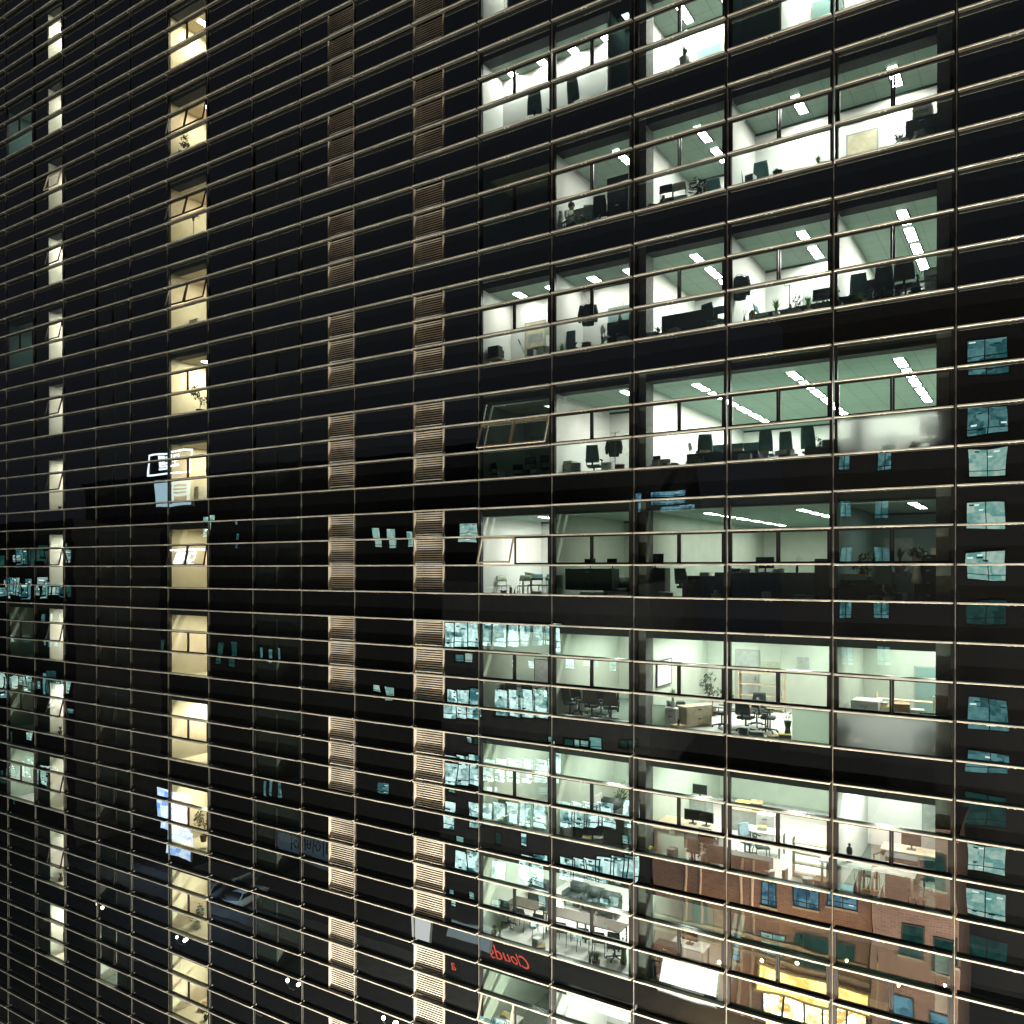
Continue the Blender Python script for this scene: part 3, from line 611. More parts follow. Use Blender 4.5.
room(1, m(4)+0.01, m(3), 4.2, M_white, M_carpet, [('lamp_cool', 0.72, 1.5, 2, 1.5)])
room(1, m(3)+0.01, m(0), 11.0, M_white, M_carpet, [('lamp_cool', 0.17, 1.8, 6, 1.5), ('lamp_cool', 0.5, 1.8, 6, 1.5), ('lamp_cool', 0.83, 1.8, 5, 1.5)])
room(0, m(5), m(4), 4.2, M_white, M_carpet, [('lamp_cool', 0.6, 1.8, 2, 1.5)])
room(0, m(4)+0.01, m(3), 5.5, M_green, M_carpet, [('lamp_soft', 0.85, 2.2, 2, 1.5)])
room(0, m(3)+0.01, m(1), 14.0, M_green, M_carpet, [('lamp_soft', 0.25, 3.0, 6, 1.7), ('lamp_soft', 0.75, 3.0, 6, 1.7)])
room(0, m(1)+0.01, m(0), 6.0, M_teal, M_floorw, [('lamp_dim', 0.6, 2.0, 2, 1.5)])
room(-1, m(5), m(4), 5.0, M_green, M_carpet, [('lamp_soft', 0.5, 2.4, 2, 1.6)], ledge=True)
room(-1, m(4)+0.01, m(3), 5.0, M_green, M_carpet, [('lamp_cool', 0.5, 2.0, 2, 1.6)], ledge=True)
room(-1, m(3)+0.01, m(1), 6.5, M_green, M_floorw, [('lamp_cool', 0.2, 1.8, 3, 1.6), ('lamp_cool', 0.75, 1.8, 3, 1.6)])
room(-1, m(1)+0.01, m(0), 4.2, M_green, M_floorw, [('lamp_soft', 0.4, 1.7, 2, 1.5), ('lamp_soft', 0.75, 1.7, 2, 1.5)])
room(-2, m(5), m(4), 5.5, M_green, M_carpet, [('lamp_cool', 0.5, 2.0, 2, 1.6)])
room(-2, m(4)+0.01, m(3), 4.6, M_green, M_carpet, [('lamp_cool', 0.5, 1.8, 2, 1.6)])
room(-2, m(3)+0.01, m(1), 8.0, M_green, M_floorw, [('lamp_cool', 0.25, 2.0, 3, 1.7), ('lamp_cool', 0.75, 2.0, 3, 1.7)])
room(-2, m(1)+0.01, m(0), 5.0, M_white, M_carpet, [('lamp_cool', 0.35, 1.8, 2, 1.6)])
room(-3, m(5), m(3), 7.0, M_green, M_floorw, [('lamp_cool', 0.25, 2.0, 3, 1.7), ('lamp_cool', 0.75, 2.0, 3, 1.7)])
room(-3, m(3)+0.01, m(2), 4.0, M_green, M_floorw, [('lamp_soft', 0.4, 1.8, 1, 1.6)])
room(-3, m(2)+0.01, m(0), 4.0, M_grey, M_carpet, [('lamp_faint', 0.3, 1.8, 1, 1.6)])
room(-4, m(5), m(4), 5.0, M_green, M_carpet, [('lamp_soft', 0.5, 2.0, 1, 1.6)])
room(-4, m(4)+0.01, m(3), 4.0, M_white, M_floorw, [('lamp_cool', 0.5, 1.8, 2, 1.6)])
for i, n in enumerate(range(6, -6, -1)):
    room(n, m(11), m(10), 2.9, M_cream, M_cream, [(('lamp_warm', 'lamp_warm_high', 'lamp_warm', 'lamp_warm_low')[(i * 5 + 1) % 4], 0.35 + 0.08 * (i % 4), 1.3 + 0.2 * (i % 3), 1, 1)], ceil=M_cream, lab='warm ceiling light in the %s yellow window down its column' % ORD[i])
    v = (i * 7) % 5
    if v < 4: T(MB().box(m(10) - (0.9, 1.3, 1.1, 1.5)[v], 2.3 - 0.3 * v, zf(n), m(10) - 0.06, 2.88, zf(n) + (2.3, 1.9, 2.35, 1.2)[v], (M_cream, M_wood, M_stucco, M_cream)[v]), 'cupboard_niche')
for i, n in enumerate(range(7, -6, -1)):
    room(n, m(15)+1.25, m(14), 2.6, M_white, M_cream, [(('lamp_cream_high', 'lamp_cream', 'lamp_cream_low', 'lamp_cream')[(i * 3) % 4], 0.45 + 0.05 * (i % 3), 1.3 + 0.25 * (i % 3), 1, 1)], ceil=M_white, lab='pale ceiling light in the %s narrow window down the far column' % ORD[i])
    T(MB().box(m(14) - 0.95 + 0.12 * (i % 4), 1.9 + 0.1 * (i % 3), zf(n), m(14) - 0.08, 2.55, zf(n) + (1.1, 2.2, 0.7, 1.7, 2.35)[(i * 2) % 5], (M_wood, M_grey, M_white, M_olive)[(i * 3) % 4]), 'cupboard_niche')
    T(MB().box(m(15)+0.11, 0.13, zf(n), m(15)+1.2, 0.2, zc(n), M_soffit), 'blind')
for i, (n, kk) in enumerate(((6,'lamp_soft'), (3,'lamp_dim'), (-1,'lamp_faint'), (-2,'lamp_faint'), (-3,'lamp_cool'))):
    room(n, m(16), m(15)-0.02, 3.2, M_teal if n > 0 else M_green, M_floorw, [(kk, 0.6, 1.6, 1, 1)], lab='ceiling light in the %s lit room beyond the narrow windows' % ORD[i])
for i, n in enumerate(range(4, -5, -1)):
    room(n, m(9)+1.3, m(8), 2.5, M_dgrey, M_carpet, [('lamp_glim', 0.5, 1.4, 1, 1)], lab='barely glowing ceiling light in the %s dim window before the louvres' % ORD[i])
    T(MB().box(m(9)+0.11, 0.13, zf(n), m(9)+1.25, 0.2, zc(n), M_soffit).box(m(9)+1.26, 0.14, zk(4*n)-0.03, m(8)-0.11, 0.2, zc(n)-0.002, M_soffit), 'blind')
for i, n in enumerate(range(3, -6, -1)):
    room(n, m(13), m(13)+1.5, 2.5, M_dgrey if n > -5 else M_white, M_carpet, [('lamp_glim' if n > -5 else 'lamp_cream', 0.5, 1.4, 1, 1)], lab='faint ceiling light in the %s dim window after the narrow column' % ORD[i])
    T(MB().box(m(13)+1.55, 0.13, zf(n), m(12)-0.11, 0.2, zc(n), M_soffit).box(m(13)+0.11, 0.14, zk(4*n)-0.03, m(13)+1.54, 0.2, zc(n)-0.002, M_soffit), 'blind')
# ---------------------------------------------------------------- what stands in the rooms
def put(key, n, px, d, rz, lead, dz=0.0, group=None, sc=1.0, j=None, tail=None):
    x = ux(px, d); b = bay_of(ux(px, 0.0)) if j is None else j
    if tail is None: tail = ', %s lit storey, %s bay' % (ROW[n], BAY[b])
    return spawn(key, (x, d, zf(n) + 0.002 + dz), rz, lead + tail, group, sc)
G1, G2, G3, G4 = 'office chairs behind the glass', 'visitor chairs behind the glass', 'desks behind the glass', 'plants behind the glass'
# second lit storey
put('chair_high', 4, 536, 0.55, 200, 'tall teal chair back', group=G1); put('chair_high', 4, 578, 0.6, 165, 'tall teal chair back with curved arm', group=G1)
put('plant_spiky', 4, 551, 0.45, 0, 'small dark plant by the chairs', group=G4, sc=0.8, dz=0.15)
put('side_table', 4, 684, 0.5, 0, 'small wooden stand under the spiky plant'); put('plant_aloe', 4, 684, 0.5, 0, 'spiky green plant on the sill', dz=0.49, group=G4)
# third lit storey
put('chair_navy', 3, 602, 0.75, 190, 'dark chair beside the black cupboard', group=G1); put('cab_tall', 3, 620, 0.75, 0, 'black stepped cupboard')
put('cab_grey', 3, 588, 0.9, 0, 'grey cabinet behind the seated person', dz=0.0); put('papers', 3, 588, 0.9, 20, 'white papers on the grey cabinet', dz=1.105)
put('visitor', 3, 668, 0.55, 185, 'black chair beside a white-framed chair', group=G2, dz=0.08); put('visitor_white', 3, 681, 0.55, 185, 'white-framed chair by a potted plant', group=G2, dz=0.05)
put('plant_bushy', 3, 697, 0.5, 0, 'bushy dark plant in black pot', group=G4); put('chair_teal', 3, 716, 1.5, 180, 'low teal chair top at the frame', group=G1, dz=0.02)
put('chair_teal', 3, 763, 1.35, 180, 'teal chair top against the white wall', group=G1, dz=0.06); put('chair_teal', 3, 738, 1.45, 180, 'lower teal chair top at the frame', group=G1)
put('cab_dark', 3, 922, 0.8, 0, 'black cabinet under a small machine'); put('printer', 3, 922, 0.8, 0, 'office printer on the black cabinet', dz=1.06)
put('plant_spiky', 3, 899, 0.5, 0, 'dark plant beside the black cabinet', group=G4, dz=0.1); put('vase_twigs', 3, 899, 0.72, 0, 'white vase of twigs behind the plant', dz=0.35); put('side_table', 3, 899, 0.72, 0, 'low wooden stand under the twig vase', sc=0.7)
# fourth lit storey
put('side_table', 2, 496, 0.55, 0, 'small wooden table carrying a television'); put('tv_set', 2, 496, 0.55, 0, 'black television on the little table', dz=0.485)
put('pole_stand', 2, 525, 0.9, 0, 'thin broom leaning beside the cabinet'); put('cab_olive', 2, 541, 0.9, 0, 'pale olive cabinet under a white wall')
put('board_teal', 2, 569, 0.9, 0, 'navy upright board'); put('jacket', 2, 588, 0.5, 20, 'dark jacket hanging in the window', dz=1.78); put('plant_pale', 2, 562, 0.5, 0, 'pale leafy plant before the board', group=G4, dz=0.05)
put('table_dark', 2, 594, 1.1, 0, 'dark table under the hanging jacket', sc=0.6); put('visitor_white', 2, 609, 0.65, 130, 'white-framed chair by a black cupboard', group=G2, dz=0.12)
put('cab_dark', 2, 621, 0.75, 0, 'black cupboard with a twig vase'); put('vase_twigs', 2, 620, 0.75, 0, 'white vase of twigs on the cupboard', dz=1.055)
put('board_black', 2, 689, 0.55, 0, 'wide black panel with boxes along its top', sc=0.95); put('visitor_teal', 2, 722, 0.75, 180, 'teal chair beside the black panel', group=G2, dz=0.1); put('chair_teal', 2, 713, 1.0, 160, 'second teal chair half behind the panel', group=G1)
put('jacket', 2, 739, 0.5, 10, 'dark jacket hanging on the white wall', dz=1.74)
put('visitor_teal', 2, 763, 0.8, 90, 'teal chair at the end of a desk', group=G2, dz=0.05); put('desk_dark', 2, 779, 1.1, 0, 'dark desk with plants in front', sc=0.85, group=G3)
put('plant_pale', 2, 776, 0.6, 0, 'pale thin-leaved plant before the desk', group=G4, dz=0.3); put('ficus_pale', 2, 791, 0.75, 0, 'tall pale plant at the desk end', group=G4, sc=0.75); put('coat_rack', 2, 789, 1.3, 0, 'coat stand behind the tall plant', sc=0.85)
put('desk_dark', 2, 820, 0.9, 0, 'dark desk stacked with equipment', sc=0.8, group=G3); put('monitor', 2, 822, 0.9, 0, 'black monitor on the equipment desk', dz=0.6); put('plant_pale', 2, 808, 0.5, 0, 'pale plant beside the equipment desk', group=G4, dz=0.2)
put('ficus_pale', 2, 817, 1.4, 0, 'green plant behind the equipment desk', group=G4, sc=0.9)
put('visitor', 2, 846, 0.6, 100, 'black visitor chair by the frame', group=G2, dz=0.1); put('chair_teal', 2, 860, 0.8, 180, 'teal chair beside a tall dark lamp', group=G1); put('desk_dark', 2, 873, 1.3, 0, 'dark desk among the chairs', group=G3); put('monitor', 2, 876, 1.3, 0, 'black monitor on the dark desk', dz=0.735)
put('monitor', 2, 866, 1.4, 0, 'second monitor on the dark desk', dz=0.735); put('chair_navy', 2, 883, 0.7, 190, 'navy chair before the monitor', group=G1, dz=0.02); put('chair', 2, 905, 0.6, 180, 'broad black chair back', group=G1, dz=0.1, sc=1.1)
put('side_table', 2, 917, 0.5, 0, 'small stand under the twig bottle', sc=0.8); put('bottle', 2, 917, 0.5, 0, 'dark bottle of twigs', dz=0.39); put('printer', 2, 934, 0.8, 0, 'white printer on a cabinet', dz=0.665); put('cab_white', 2, 934, 0.8, 0, 'white cabinet under the printer')
# fifth lit storey
for q, px in enumerate((499, 519, 534, 549)):
    put('visitor', 1, px, (0.8, 1.0, 0.75, 0.9)[q], (150, 200, 175, 190)[q], 'black chair in the unlit room, ' + ('standing apart', 'lowest of the row', 'tallest of the row', 'nearly behind the frame')[q], group=G2, dz=0.0, sc=(0.95, 0.85, 1.05, 1.1)[q])
put('tripod', 1, 560, 0.6, 0, 'black folding tripod', sc=0.75); put('cab_olive', 1, 568, 0.9, 0, 'pale olive cabinet', sc=0.95); put('chair_teal', 1, 594, 0.75, 195, 'dark teal swivel chair', group=G1, dz=0.0, sc=0.95)
put('cab_white', 1, 609, 1.1, 0, 'white drawer cabinet under a table edge', sc=0.85); put('coat_rack', 1, 615, 0.6, 0, 'coat stand hung with a dark coat', sc=0.85); put('jacket', 1, 614, 0.66, 15, 'dark coat on the stand', dz=1.3, sc=0.85)
put('cab_low', 1, 657, 0.75, 0, 'low black cabinet with a monitor', sc=0.42); put('monitor', 1, 654, 0.75, 0, 'monitor on the low black cabinet', dz=0.25, sc=0.8); put('tub_teal', 1, 673, 0.7, 0, 'dark teal tub', sc=1.0)
put('chair_teal', 1, 705, 1.0, 200, 'teal swivel chair behind the dark desk', group=G1); put('desk_dark', 1, 707, 0.7, 0, 'low dark desk crowded with folders', sc=0.75, group=G3); put('papers', 1, 704, 0.7, 30, 'paper heap on the low desk', dz=0.56); put('block_screen', 1, 723, 1.5, 0, 'teal desk partition beside the mullion', sc=0.8)
put('visitor_white', 1, 697, 0.9, 120, 'pale folding chair by the desk', group=G2, dz=0.1)
put('block_screen', 1, 743, 1.6, 0, 'teal desk partition behind a desk', sc=0.8); put('desk_dark', 1, 742, 0.75, 0, 'dark desk with white papers', sc=0.72, group=G3); put('papers', 1, 738, 0.75, 10, 'white paper heap on the dark desk', dz=0.54)
put('chair_high', 1, 767, 0.75, 185, 'tall teal chair back beside the desk', group=G1, sc=0.82); put('chair_high', 1, 788, 0.75, 175, 'broad teal chair back', group=G1, sc=0.78, dz=-0.02); put('chair_high', 1, 811, 0.9, 170, 'teal chair back near the mullion', group=G1, sc=0.86)
put('cab_white', 1, 793, 0.5, 0, 'white box cabinet between the chairs', sc=0.5); put('desk_dark', 1, 824, 0.7, 0, 'dark desk with small papers', sc=0.65, group=G3); put('papers', 1, 820, 0.6, 50, 'small papers at the mullion', dz=0.1); put('plant_bushy', 1, 818, 1.8, 0, 'bushy plant behind the chairs', group=G4)
put('desk_dark', 1, 850, 0.8, 0, 'dark desk blurred by frosted glass', group=G3, sc=0.9); put('chair_high', 1, 862, 0.7, 180, 'tall dark shape of a chair behind frosted glass', group=G1); put('plant_bushy', 1, 888, 0.55, 0, 'dark bushy plant behind frosted glass', group=G4, sc=0.9); put('cab_olive', 1, 908, 1.0, 0, 'olive cabinet behind frosted glass', sc=0.9); put('chair_teal', 1, 930, 0.8, 180, 'teal chair behind frosted glass', group=G1)
for q, (px, d) in enumerate(((664, 3.5), (690, 4.5), (712, 3.2), (752, 4.2), (783, 3.6))):
    put('cab_white', 1, px, d, 0, 'white cabinet deep in the office, ' + ('behind the tub','under a wall light','behind the teal chair','behind the partition','behind tall chair backs')[q], sc=1.3)
# sixth lit storey
put('visitor_grey', 0, 504, 1.0, 60, 'olive chair standing alone', group=G2, sc=0.92); put('visitor_grey', 0, 524, 0.9, 20, 'olive chair at the table end', group=G2, sc=0.95); put('table_white', 0, 540, 1.5, 0, 'white table'); put('visitor_teal', 0, 535, 1.1, 10, 'teal chair tucked under the table', group=G2); put('visitor_teal', 0, 547, 1.0, -10, 'teal chair at the frame', group=G2)
put('tub_white', 0, 527, 1.6, 0, 'white tub on the table', dz=0.735, sc=0.5); put('carton', 0, 531, 1.5, 0, 'small carton on the white table', dz=0.735, sc=0.5)
put('cab_low', 0, 592, 0.6, 0, 'long low black cabinet', dz=0.32, sc=1.15); put('armchair', 0, 618, 0.75, 20, 'black leather armchair', sc=0.9); put('monitor', 0, 590, 0.65, 10, 'small monitor on the low cabinet', dz=1.04, sc=0.7); put('monitor', 0, 612, 0.65, -10, 'second monitor on the low cabinet', dz=1.04, sc=0.7); put('cab_teal', 0, 575, 2.4, 0, 'navy cabinet behind the low cabinet')
put('chair', 0, 686, 0.7, 165, 'black swivel chair with arms', group=G1); put('desk_dark', 0, 712, 1.1, 0, 'dark desk beside the swivel chair', group=G3, sc=1.1); put('monitor', 0, 655, 0.9, 20, 'monitor on a dark cabinet', dz=1.05); put('cab_dark', 0, 656, 0.9, 0, 'dark cabinet carrying a monitor'); put('tub_cyan', 0, 664, 0.45, 0, 'cyan tub before the dark cabinet', sc=0.9); put('papers', 0, 705, 1.1, 0, 'papers on the dark desk', dz=0.81)
put('tub_white', 0, 716, 0.5, 0, 'white tub under the desk', sc=0.8); put('papers', 0, 720, 1.2, 40, 'second paper heap on the desk', dz=0.81)
put('desk_dark', 0, 750, 0.95, 0, 'long dark desk before a standing monitor', group=G3, sc=1.25); put('desk_dark', 0, 785, 0.95, 0, 'second long dark desk in the row', group=G3, sc=1.25); put('monitor', 0, 765, 1.1, 0, 'dark monitor on the long desk', dz=0.92); put('papers', 0, 745, 0.9, 20, 'paper heap on the first long desk', dz=0.92); put('papers', 0, 778, 0.9, 70, 'paper heap on the second long desk', dz=0.92); put('bottle', 0, 797, 0.9, 0, 'dark bottle on the long desk', dz=0.92, sc=0.7); put('binder', 0, 757, 0.95, 10, 'white binder on the long desk', dz=0.92)
put('tub_cyan', 0, 800, 0.45, 0, 'bright cyan tub on the floor', sc=0.85); put('tub_white', 0, 809, 0.45, 0, 'white tub beside the cyan tub', sc=0.8); put('cab_tall', 0, 826, 0.8, 0, 'tall black cupboard at the mullion', sc=0.75); put('chair', 0, 738, 1.6, 180, 'black chair behind the long desk', group=G1)
put('cab_low', 0, 855, 0.9, 0, 'low black cabinet covered with papers', dz=0.0, sc=1.15); put('papers', 0, 850, 0.85, 0, 'white paper heap on the low cabinet', dz=0.715, sc=1.6); put('papers', 0, 865, 0.85, 60, 'yellowed paper heap on the low cabinet', dz=0.715, sc=1.5); put('chair_navy', 0, 886, 0.6, 175, 'navy chair with chrome legs', group=G1, sc=0.98); put('tub_teal', 0, 899, 0.7, 0, 'teal tub beside the navy chair', sc=1.1)
put('vase_white', 0, 917, 0.6, 0, 'white pedestal vase of green leaves', sc=1.0); put('cab_tall', 0, 929, 0.9, 0, 'tall black cupboard behind the vase', sc=0.8); put('ficus', 0, 868, 0.9, 0, 'leafy dark tree in the shade', group=G4, sc=1.0); put('plant_aloe', 0, 900, 0.9, 0, 'pale spiky plant above the tub', group=G4, dz=0.95); put('cab_grey', 0, 900, 1.0, 0, 'grey cabinet under the spiky plant', sc=0.86)
# seventh lit storey
put('table_dark', -1, 520, 1.7, 0, 'dark meeting table', sc=1.1)
for q, (px, d, rz) in enumerate(((494, 1.2, 0), (515, 1.05, 180), (531, 1.1, 180))):
    put('chair', -1, px, d, rz, ('black chair at the table end', 'broad black chair before the table', 'black chair nearer the mullion')[q], group=G1)
for q, (px, d, rz) in enumerate(((563, 1.5, 180), (579, 1.4, 175), (601, 1.3, 185), (570, 0.8, 170), (592, 0.75, 190), (611, 0.7, 200))):
    put('chair', -1, px, d, rz, ('round-backed black chair by the frame', 'round-backed black chair in the middle', 'round-backed black chair beside the column', 'low black chair in front', 'second low black chair in front', 'black chair in the corner by the column')[q], group=G1)
put('table_dark', -1, 590, 2.2, 0, 'long dark table behind the chairs', sc=1.1); put('whiteboard', -1, 500, 2.6, 10, 'pale whiteboard on an easel'); put('whiteboard', -1, 545, 3.0, -10, 'white flip board near the mullion', sc=0.9)
bw = root('wall_whiteboard', (m(3) + 0.1, 2.2, zf(-1) + 1.55), R(90), 'black-framed whiteboard on the green wall, seventh lit storey, third bay', 'whiteboard')
for p in KIND['wallboard'][2]: link(p[0], p[1], bw)
put('cab_wood', -1, 694, 1.6, 60, 'pale wooden sideboard', sc=1.05); put('cab_dark', -1, 676, 1.5, 30, 'dark cupboard behind the sideboard', sc=0.7); put('plant_pale', -1, 673, 1.15, 0, 'pale leafy plant by the sideboard', group=G4, dz=0.6); put('cab_white', -1, 673, 1.15, 0, 'white stand under the leafy plant', sc=0.9); put('green_screen', -1, 650, 0.6, 20, 'green screen panel at the column', sc=0.6)
put('chair', -1, 722, 1.7, -90, 'black swivel chair beside the mullion', group=G1); put('table_dark', -1, 748, 2.0, 0, 'round-table group of dark furniture', sc=0.75); put('chair', -1, 746, 1.35, 175, 'black swivel chair with back to the glass', group=G1); put('chair', -1, 768, 1.7, 100, 'black swivel chair at the table side', group=G1); put('chair', -1, 757, 2.5, 0, 'black swivel chair facing the glass', group=G1)
put('vase_tall', -1, 788, 0.75, 0, 'tall green vase of white flowers', sc=0.95); put('shelf', -1, 762, 5.6, 0, 'open wooden shelf at the back'); put('ficus', -1, 712, 3.6, 0, 'slim potted tree behind the mullion', group=G4)
put('green_screen', -1, 817, 0.55, 0, 'pale green screen standing at the glass', sc=0.85)
put('cab_white', -1, 867, 1.4, 0, 'white locker by the frame', sc=1.6, dz=0.25); put('shelf', -1, 905, 2.2, 0, 'open shelf of pale things', sc=0.95); put('cab_dark', -1, 905, 1.5, 0, 'dark chest before the shelf', sc=0.95); put('carton', -1, 902, 1.5, 10, 'carton on the dark chest', dz=1.0); put('tub_white', -1, 918, 1.4, 0, 'white tub behind frosted glass', dz=0.8); put('papers', -1, 888, 1.5, 0, 'papers on the chest', dz=1.0, sc=1.5); put('printer', -1, 880, 1.6, 0, 'white machine between locker and shelf', dz=0.9); put('cab_grey', -1, 880, 1.6, 0, 'grey cabinet under the white machine', sc=0.8)
put('chair_teal', -1, 852, 0.7, 180, 'teal chair blurred by frosted glass', group=G1); put('chair_teal', -1, 930, 0.75, 180, 'teal chair blurred at the column', group=G1, sc=1.05)
# eighth lit storey
put('visitor', -2, 499, 1.1, 80, 'black chair at the table end', group=G2); put('table', -2, 514, 1.5, 0, 'wooden table with dark legs', sc=0.9); put('visitor', -2, 541, 1.0, 200, 'black chair beside the mullion', group=G2); put('visitor', -2, 507, 2.2, 0, 'black chair across the table', group=G2); put('desk_wood', -2, 510, 3.8, 0, 'pale desk along the back', group=G3); put('monitor', -2, 515, 3.8, 0, 'monitor on the pale desk', dz=0.735)
put('cab_low', -2, 585, 0.9, 0, 'long dark low cabinet', sc=1.1); put('cab_dark', -2, 617, 0.75, 0, 'black cupboard with bottles on top', sc=0.85); put('bottle', -2, 615, 0.75, 0, 'dark bottle on the black cupboard', dz=0.895, sc=0.5); put('armchair', -2, 609, 2.6, 0, 'dark grey armchair', sc=1.0); put('cab_white', -2, 592, 3.2, 0, 'white cabinet behind the low cabinet', sc=1.2); put('ficus_pale', -2, 618, 3.4, 0, 'pale plant in the corner', group=G4)
put('desk_wood', -2, 668, 1.6, 90, 'pale desk along the column', group=G3); put('desk_wood', -2, 700, 1.8, 0, 'pale desk with two monitors', group=G3); put('monitor', -2, 693, 1.9, 10, 'first monitor on the pale desk', dz=0.735); put('monitor', -2, 706, 1.9, -10, 'second monitor on the pale desk', dz=0.735); put('chair', -2, 708, 1.0, 185, 'broad dark chair before the desk', group=G1); put('green_screen', -2, 672, 0.55, 0, 'low green screen at the glass', sc=0.6); put('chair', -2, 695, 0.55, 180, 'black chair against the glass', group=G1, dz=-0.1)
put('desk_wood', -2, 690, 5.0, 0, 'wooden desk at the back with yellow folders', group=G3); put('papers', -2, 683, 5.0, 0, 'paper heap on the back desk', dz=0.735, sc=1.6); put('monitor', -2, 700, 5.0, 0, 'monitor on the back desk', dz=0.735); put('armchair', -2, 722, 0.6, 180, 'black armchair against the mullion', sc=0.85)
put('desk_wood', -2, 750, 4.6, 0, 'wooden desk heaped with papers', group=G3); put('papers', -2, 745, 4.6, 0, 'yellow folder heap on the desk', dz=0.735, sc=2.0); put('carton', -2, 757, 4.6, 10, 'brown carton on the heaped desk', dz=0.735); put('cab_white', -2, 768, 4.0, 0, 'white cabinet beside the heaped desk', sc=1.3); put('chair_blue', -2, 750, 1.9, 60, 'pale blue swivel chair', group=G1); put('visitor', -2, 762, 1.7, 120, 'small black chair by the blue chair', group=G2); put('table_white', -2, 765, 2.5, 0, 'white table behind the blue chair'); put('papers', -2, 762, 2.5, 20, 'papers on the white table', dz=0.735)
put('cab_low', -2, 750, 0.5, 0, 'low dark cabinet at the glass', sc=0.85); put('shelf', -2, 815, 1.1, 0, 'open shelf beside the mullion', sc=0.75); put('carton', -2, 822, 0.55, 0, 'brown carton at the mullion', sc=0.9)
put('table_white', -2, 850, 0.55, 0, 'white table under the statuette', sc=1.22); put('statuette', -2, 850, 0.5, 0, 'slim black statuette', dz=0.9); put('table_white', -2, 888, 0.6, 0, 'white table under the desk lamp', sc=1.22); put('desk_lamp', -2, 876, 0.55, 0, 'black bent desk lamp', dz=0.885); put('desk_wood', -2, 910, 3.0, 0, 'pale desk at the back', group=G3); put('monitor', -2, 912, 3.0, 0, 'monitor on the back desk', dz=0.735); put('cab_teal', -2, 903, 0.9, 0, 'dark upright cabinet', sc=1.15)
put('bottle', -2, 856, 0.42, 0, 'twig bottle first of three', dz=0.0, sc=1.0); put('bottle', -2, 869, 0.42, 0, 'twig bottle under the chair back', dz=0.0, sc=0.9); put('bottle', -2, 883, 0.42, 0, 'twig bottle nearest the cupboard', dz=0.0, sc=1.0); put('visitor', -2, 871, 1.0, 180, 'black chair over the bottles', group=G2); put('ficus_pale', -2, 912, 0.55, 0, 'green plant beside the dark cabinet', group=G4, sc=0.6)
put('chair', -2, 925, 1.6, 200, 'black chair by the plant', group=G1)
# ninth and tenth lit storeys
for q, (px, d) in enumerate(((508, 1.35), (522, 1.4), (541, 1.35), (563, 1.2), (585, 1.2), (600, 1.2), (615, 1.1))):
    put('chair' if q in (0, 6) else 'visitor', -3, px, d, 180 + q * 3, ('black swivel chair first in the row', 'black chair second in the row', 'black chair beside the mullion', 'black chair just after the mullion', 'black chair in the middle of the row', 'black chair one from the end', 'black swivel chair at the end')[q], group=G1 if q in (0, 6) else G2)
for q, px in enumerate((521, 570, 602)):
    put('table_dark', -3, px, 2.0, 0, ('dark table behind the first chairs', 'dark table after the mullion', 'dark table at the row end')[q], sc=0.95)
put('whiteboard', -3, 512, 4.2, 0, 'white board on black legs', sc=1.1); put('cab_dark', -3, 540, 3.4, 0, 'dark cupboard behind the tables'); put('armchair', -3, 577, 4.3, 0, 'black armchair first of three'); put('armchair', -3, 592, 4.2, 0, 'black armchair between two others'); put('armchair', -3, 608, 4.1, 0, 'black armchair beside the column'); put('vase_tall', -3, 624, 1.0, 0, 'tall vase at the column')
put('visitor_white', -3, 655, 0.8, 180, 'white-framed chair by a cabinet', group=G2); put('vase_tall', -3, 645, 0.7, 0, 'tall leafy vase beside white chairs', sc=0.8); put('cab_dark', -3, 668, 1.0, 0, 'dark wooden cupboard'); put('table_white', -3, 690, 2.0, 0, 'white table'); put('monitor', -3, 690, 2.0, 0, 'monitor on the white table', dz=0.735)
put('cab_wood', -3, 785, 1.5, 0, 'wooden sideboard in the dim room'); put('cab_wood', -3, 870, 1.5, 0, 'wooden sideboard in the dim room')
put('table_white', -4, 505, 1.2, 0, 'white table by the open sash'); put('papers', -4, 505, 1.2, 0, 'papers on the white table', dz=0.735); put('table_white', -4, 590, 1.2, 0, 'white table in the bright room', sc=1.4); put('cab_white', -4, 560, 2.0, 0, 'white cabinet', sc=1.2)
# the warm column and the narrow column
def warm(key, n, px, d, rz, lead, dz=0.0, sc=1.0, group=None):
    put(key, n, px, d, rz, lead, dz, group, sc, tail=', %s yellow window down' % ORD[6 - n])
warm('plant_spiky', 6, 199, 0.5, 0, 'dark spiky plant at the sill', 0.1, 0.95, G4); warm('ficus', 5, 190, 0.7, 0, 'dark leafy tree filling the pane', 0.0, 0.95, G4); warm('plant_bushy', 5, 182, 0.5, 0, 'bushy dark plant at the sill', 0.0, 0.8, G4); warm('dracaena', 4, 194, 0.55, 0, 'palm-like plant on one stem', 0.25, 1.0, G4)
warm('ficus', 2, 200, 0.6, 0, 'slim leafy tree by the frame', 0.15, 0.95, G4); warm('ficus', -3, 203, 0.7, 0, 'leafy tree with drooping boughs', 0.3, 1.0, G4); warm('ficus_pale', -4, 196, 0.9, 0, 'small tree in a dark pot', 0.0, 0.9, G4); warm('plant_bushy', -5, 205, 0.7, 0, 'small dark plant on the floor', 0.0, 0.5, G4)
warm('cab_white', 3, 200, 1.4, 0, 'white cabinet by the wall', 0, 1.4); warm('cab_white', 1, 201, 1.8, 0, 'white cabinet by the wall', 0, 1.5); warm('carton', -5, 203, 1.2, 20, 'brown carton on the floor')
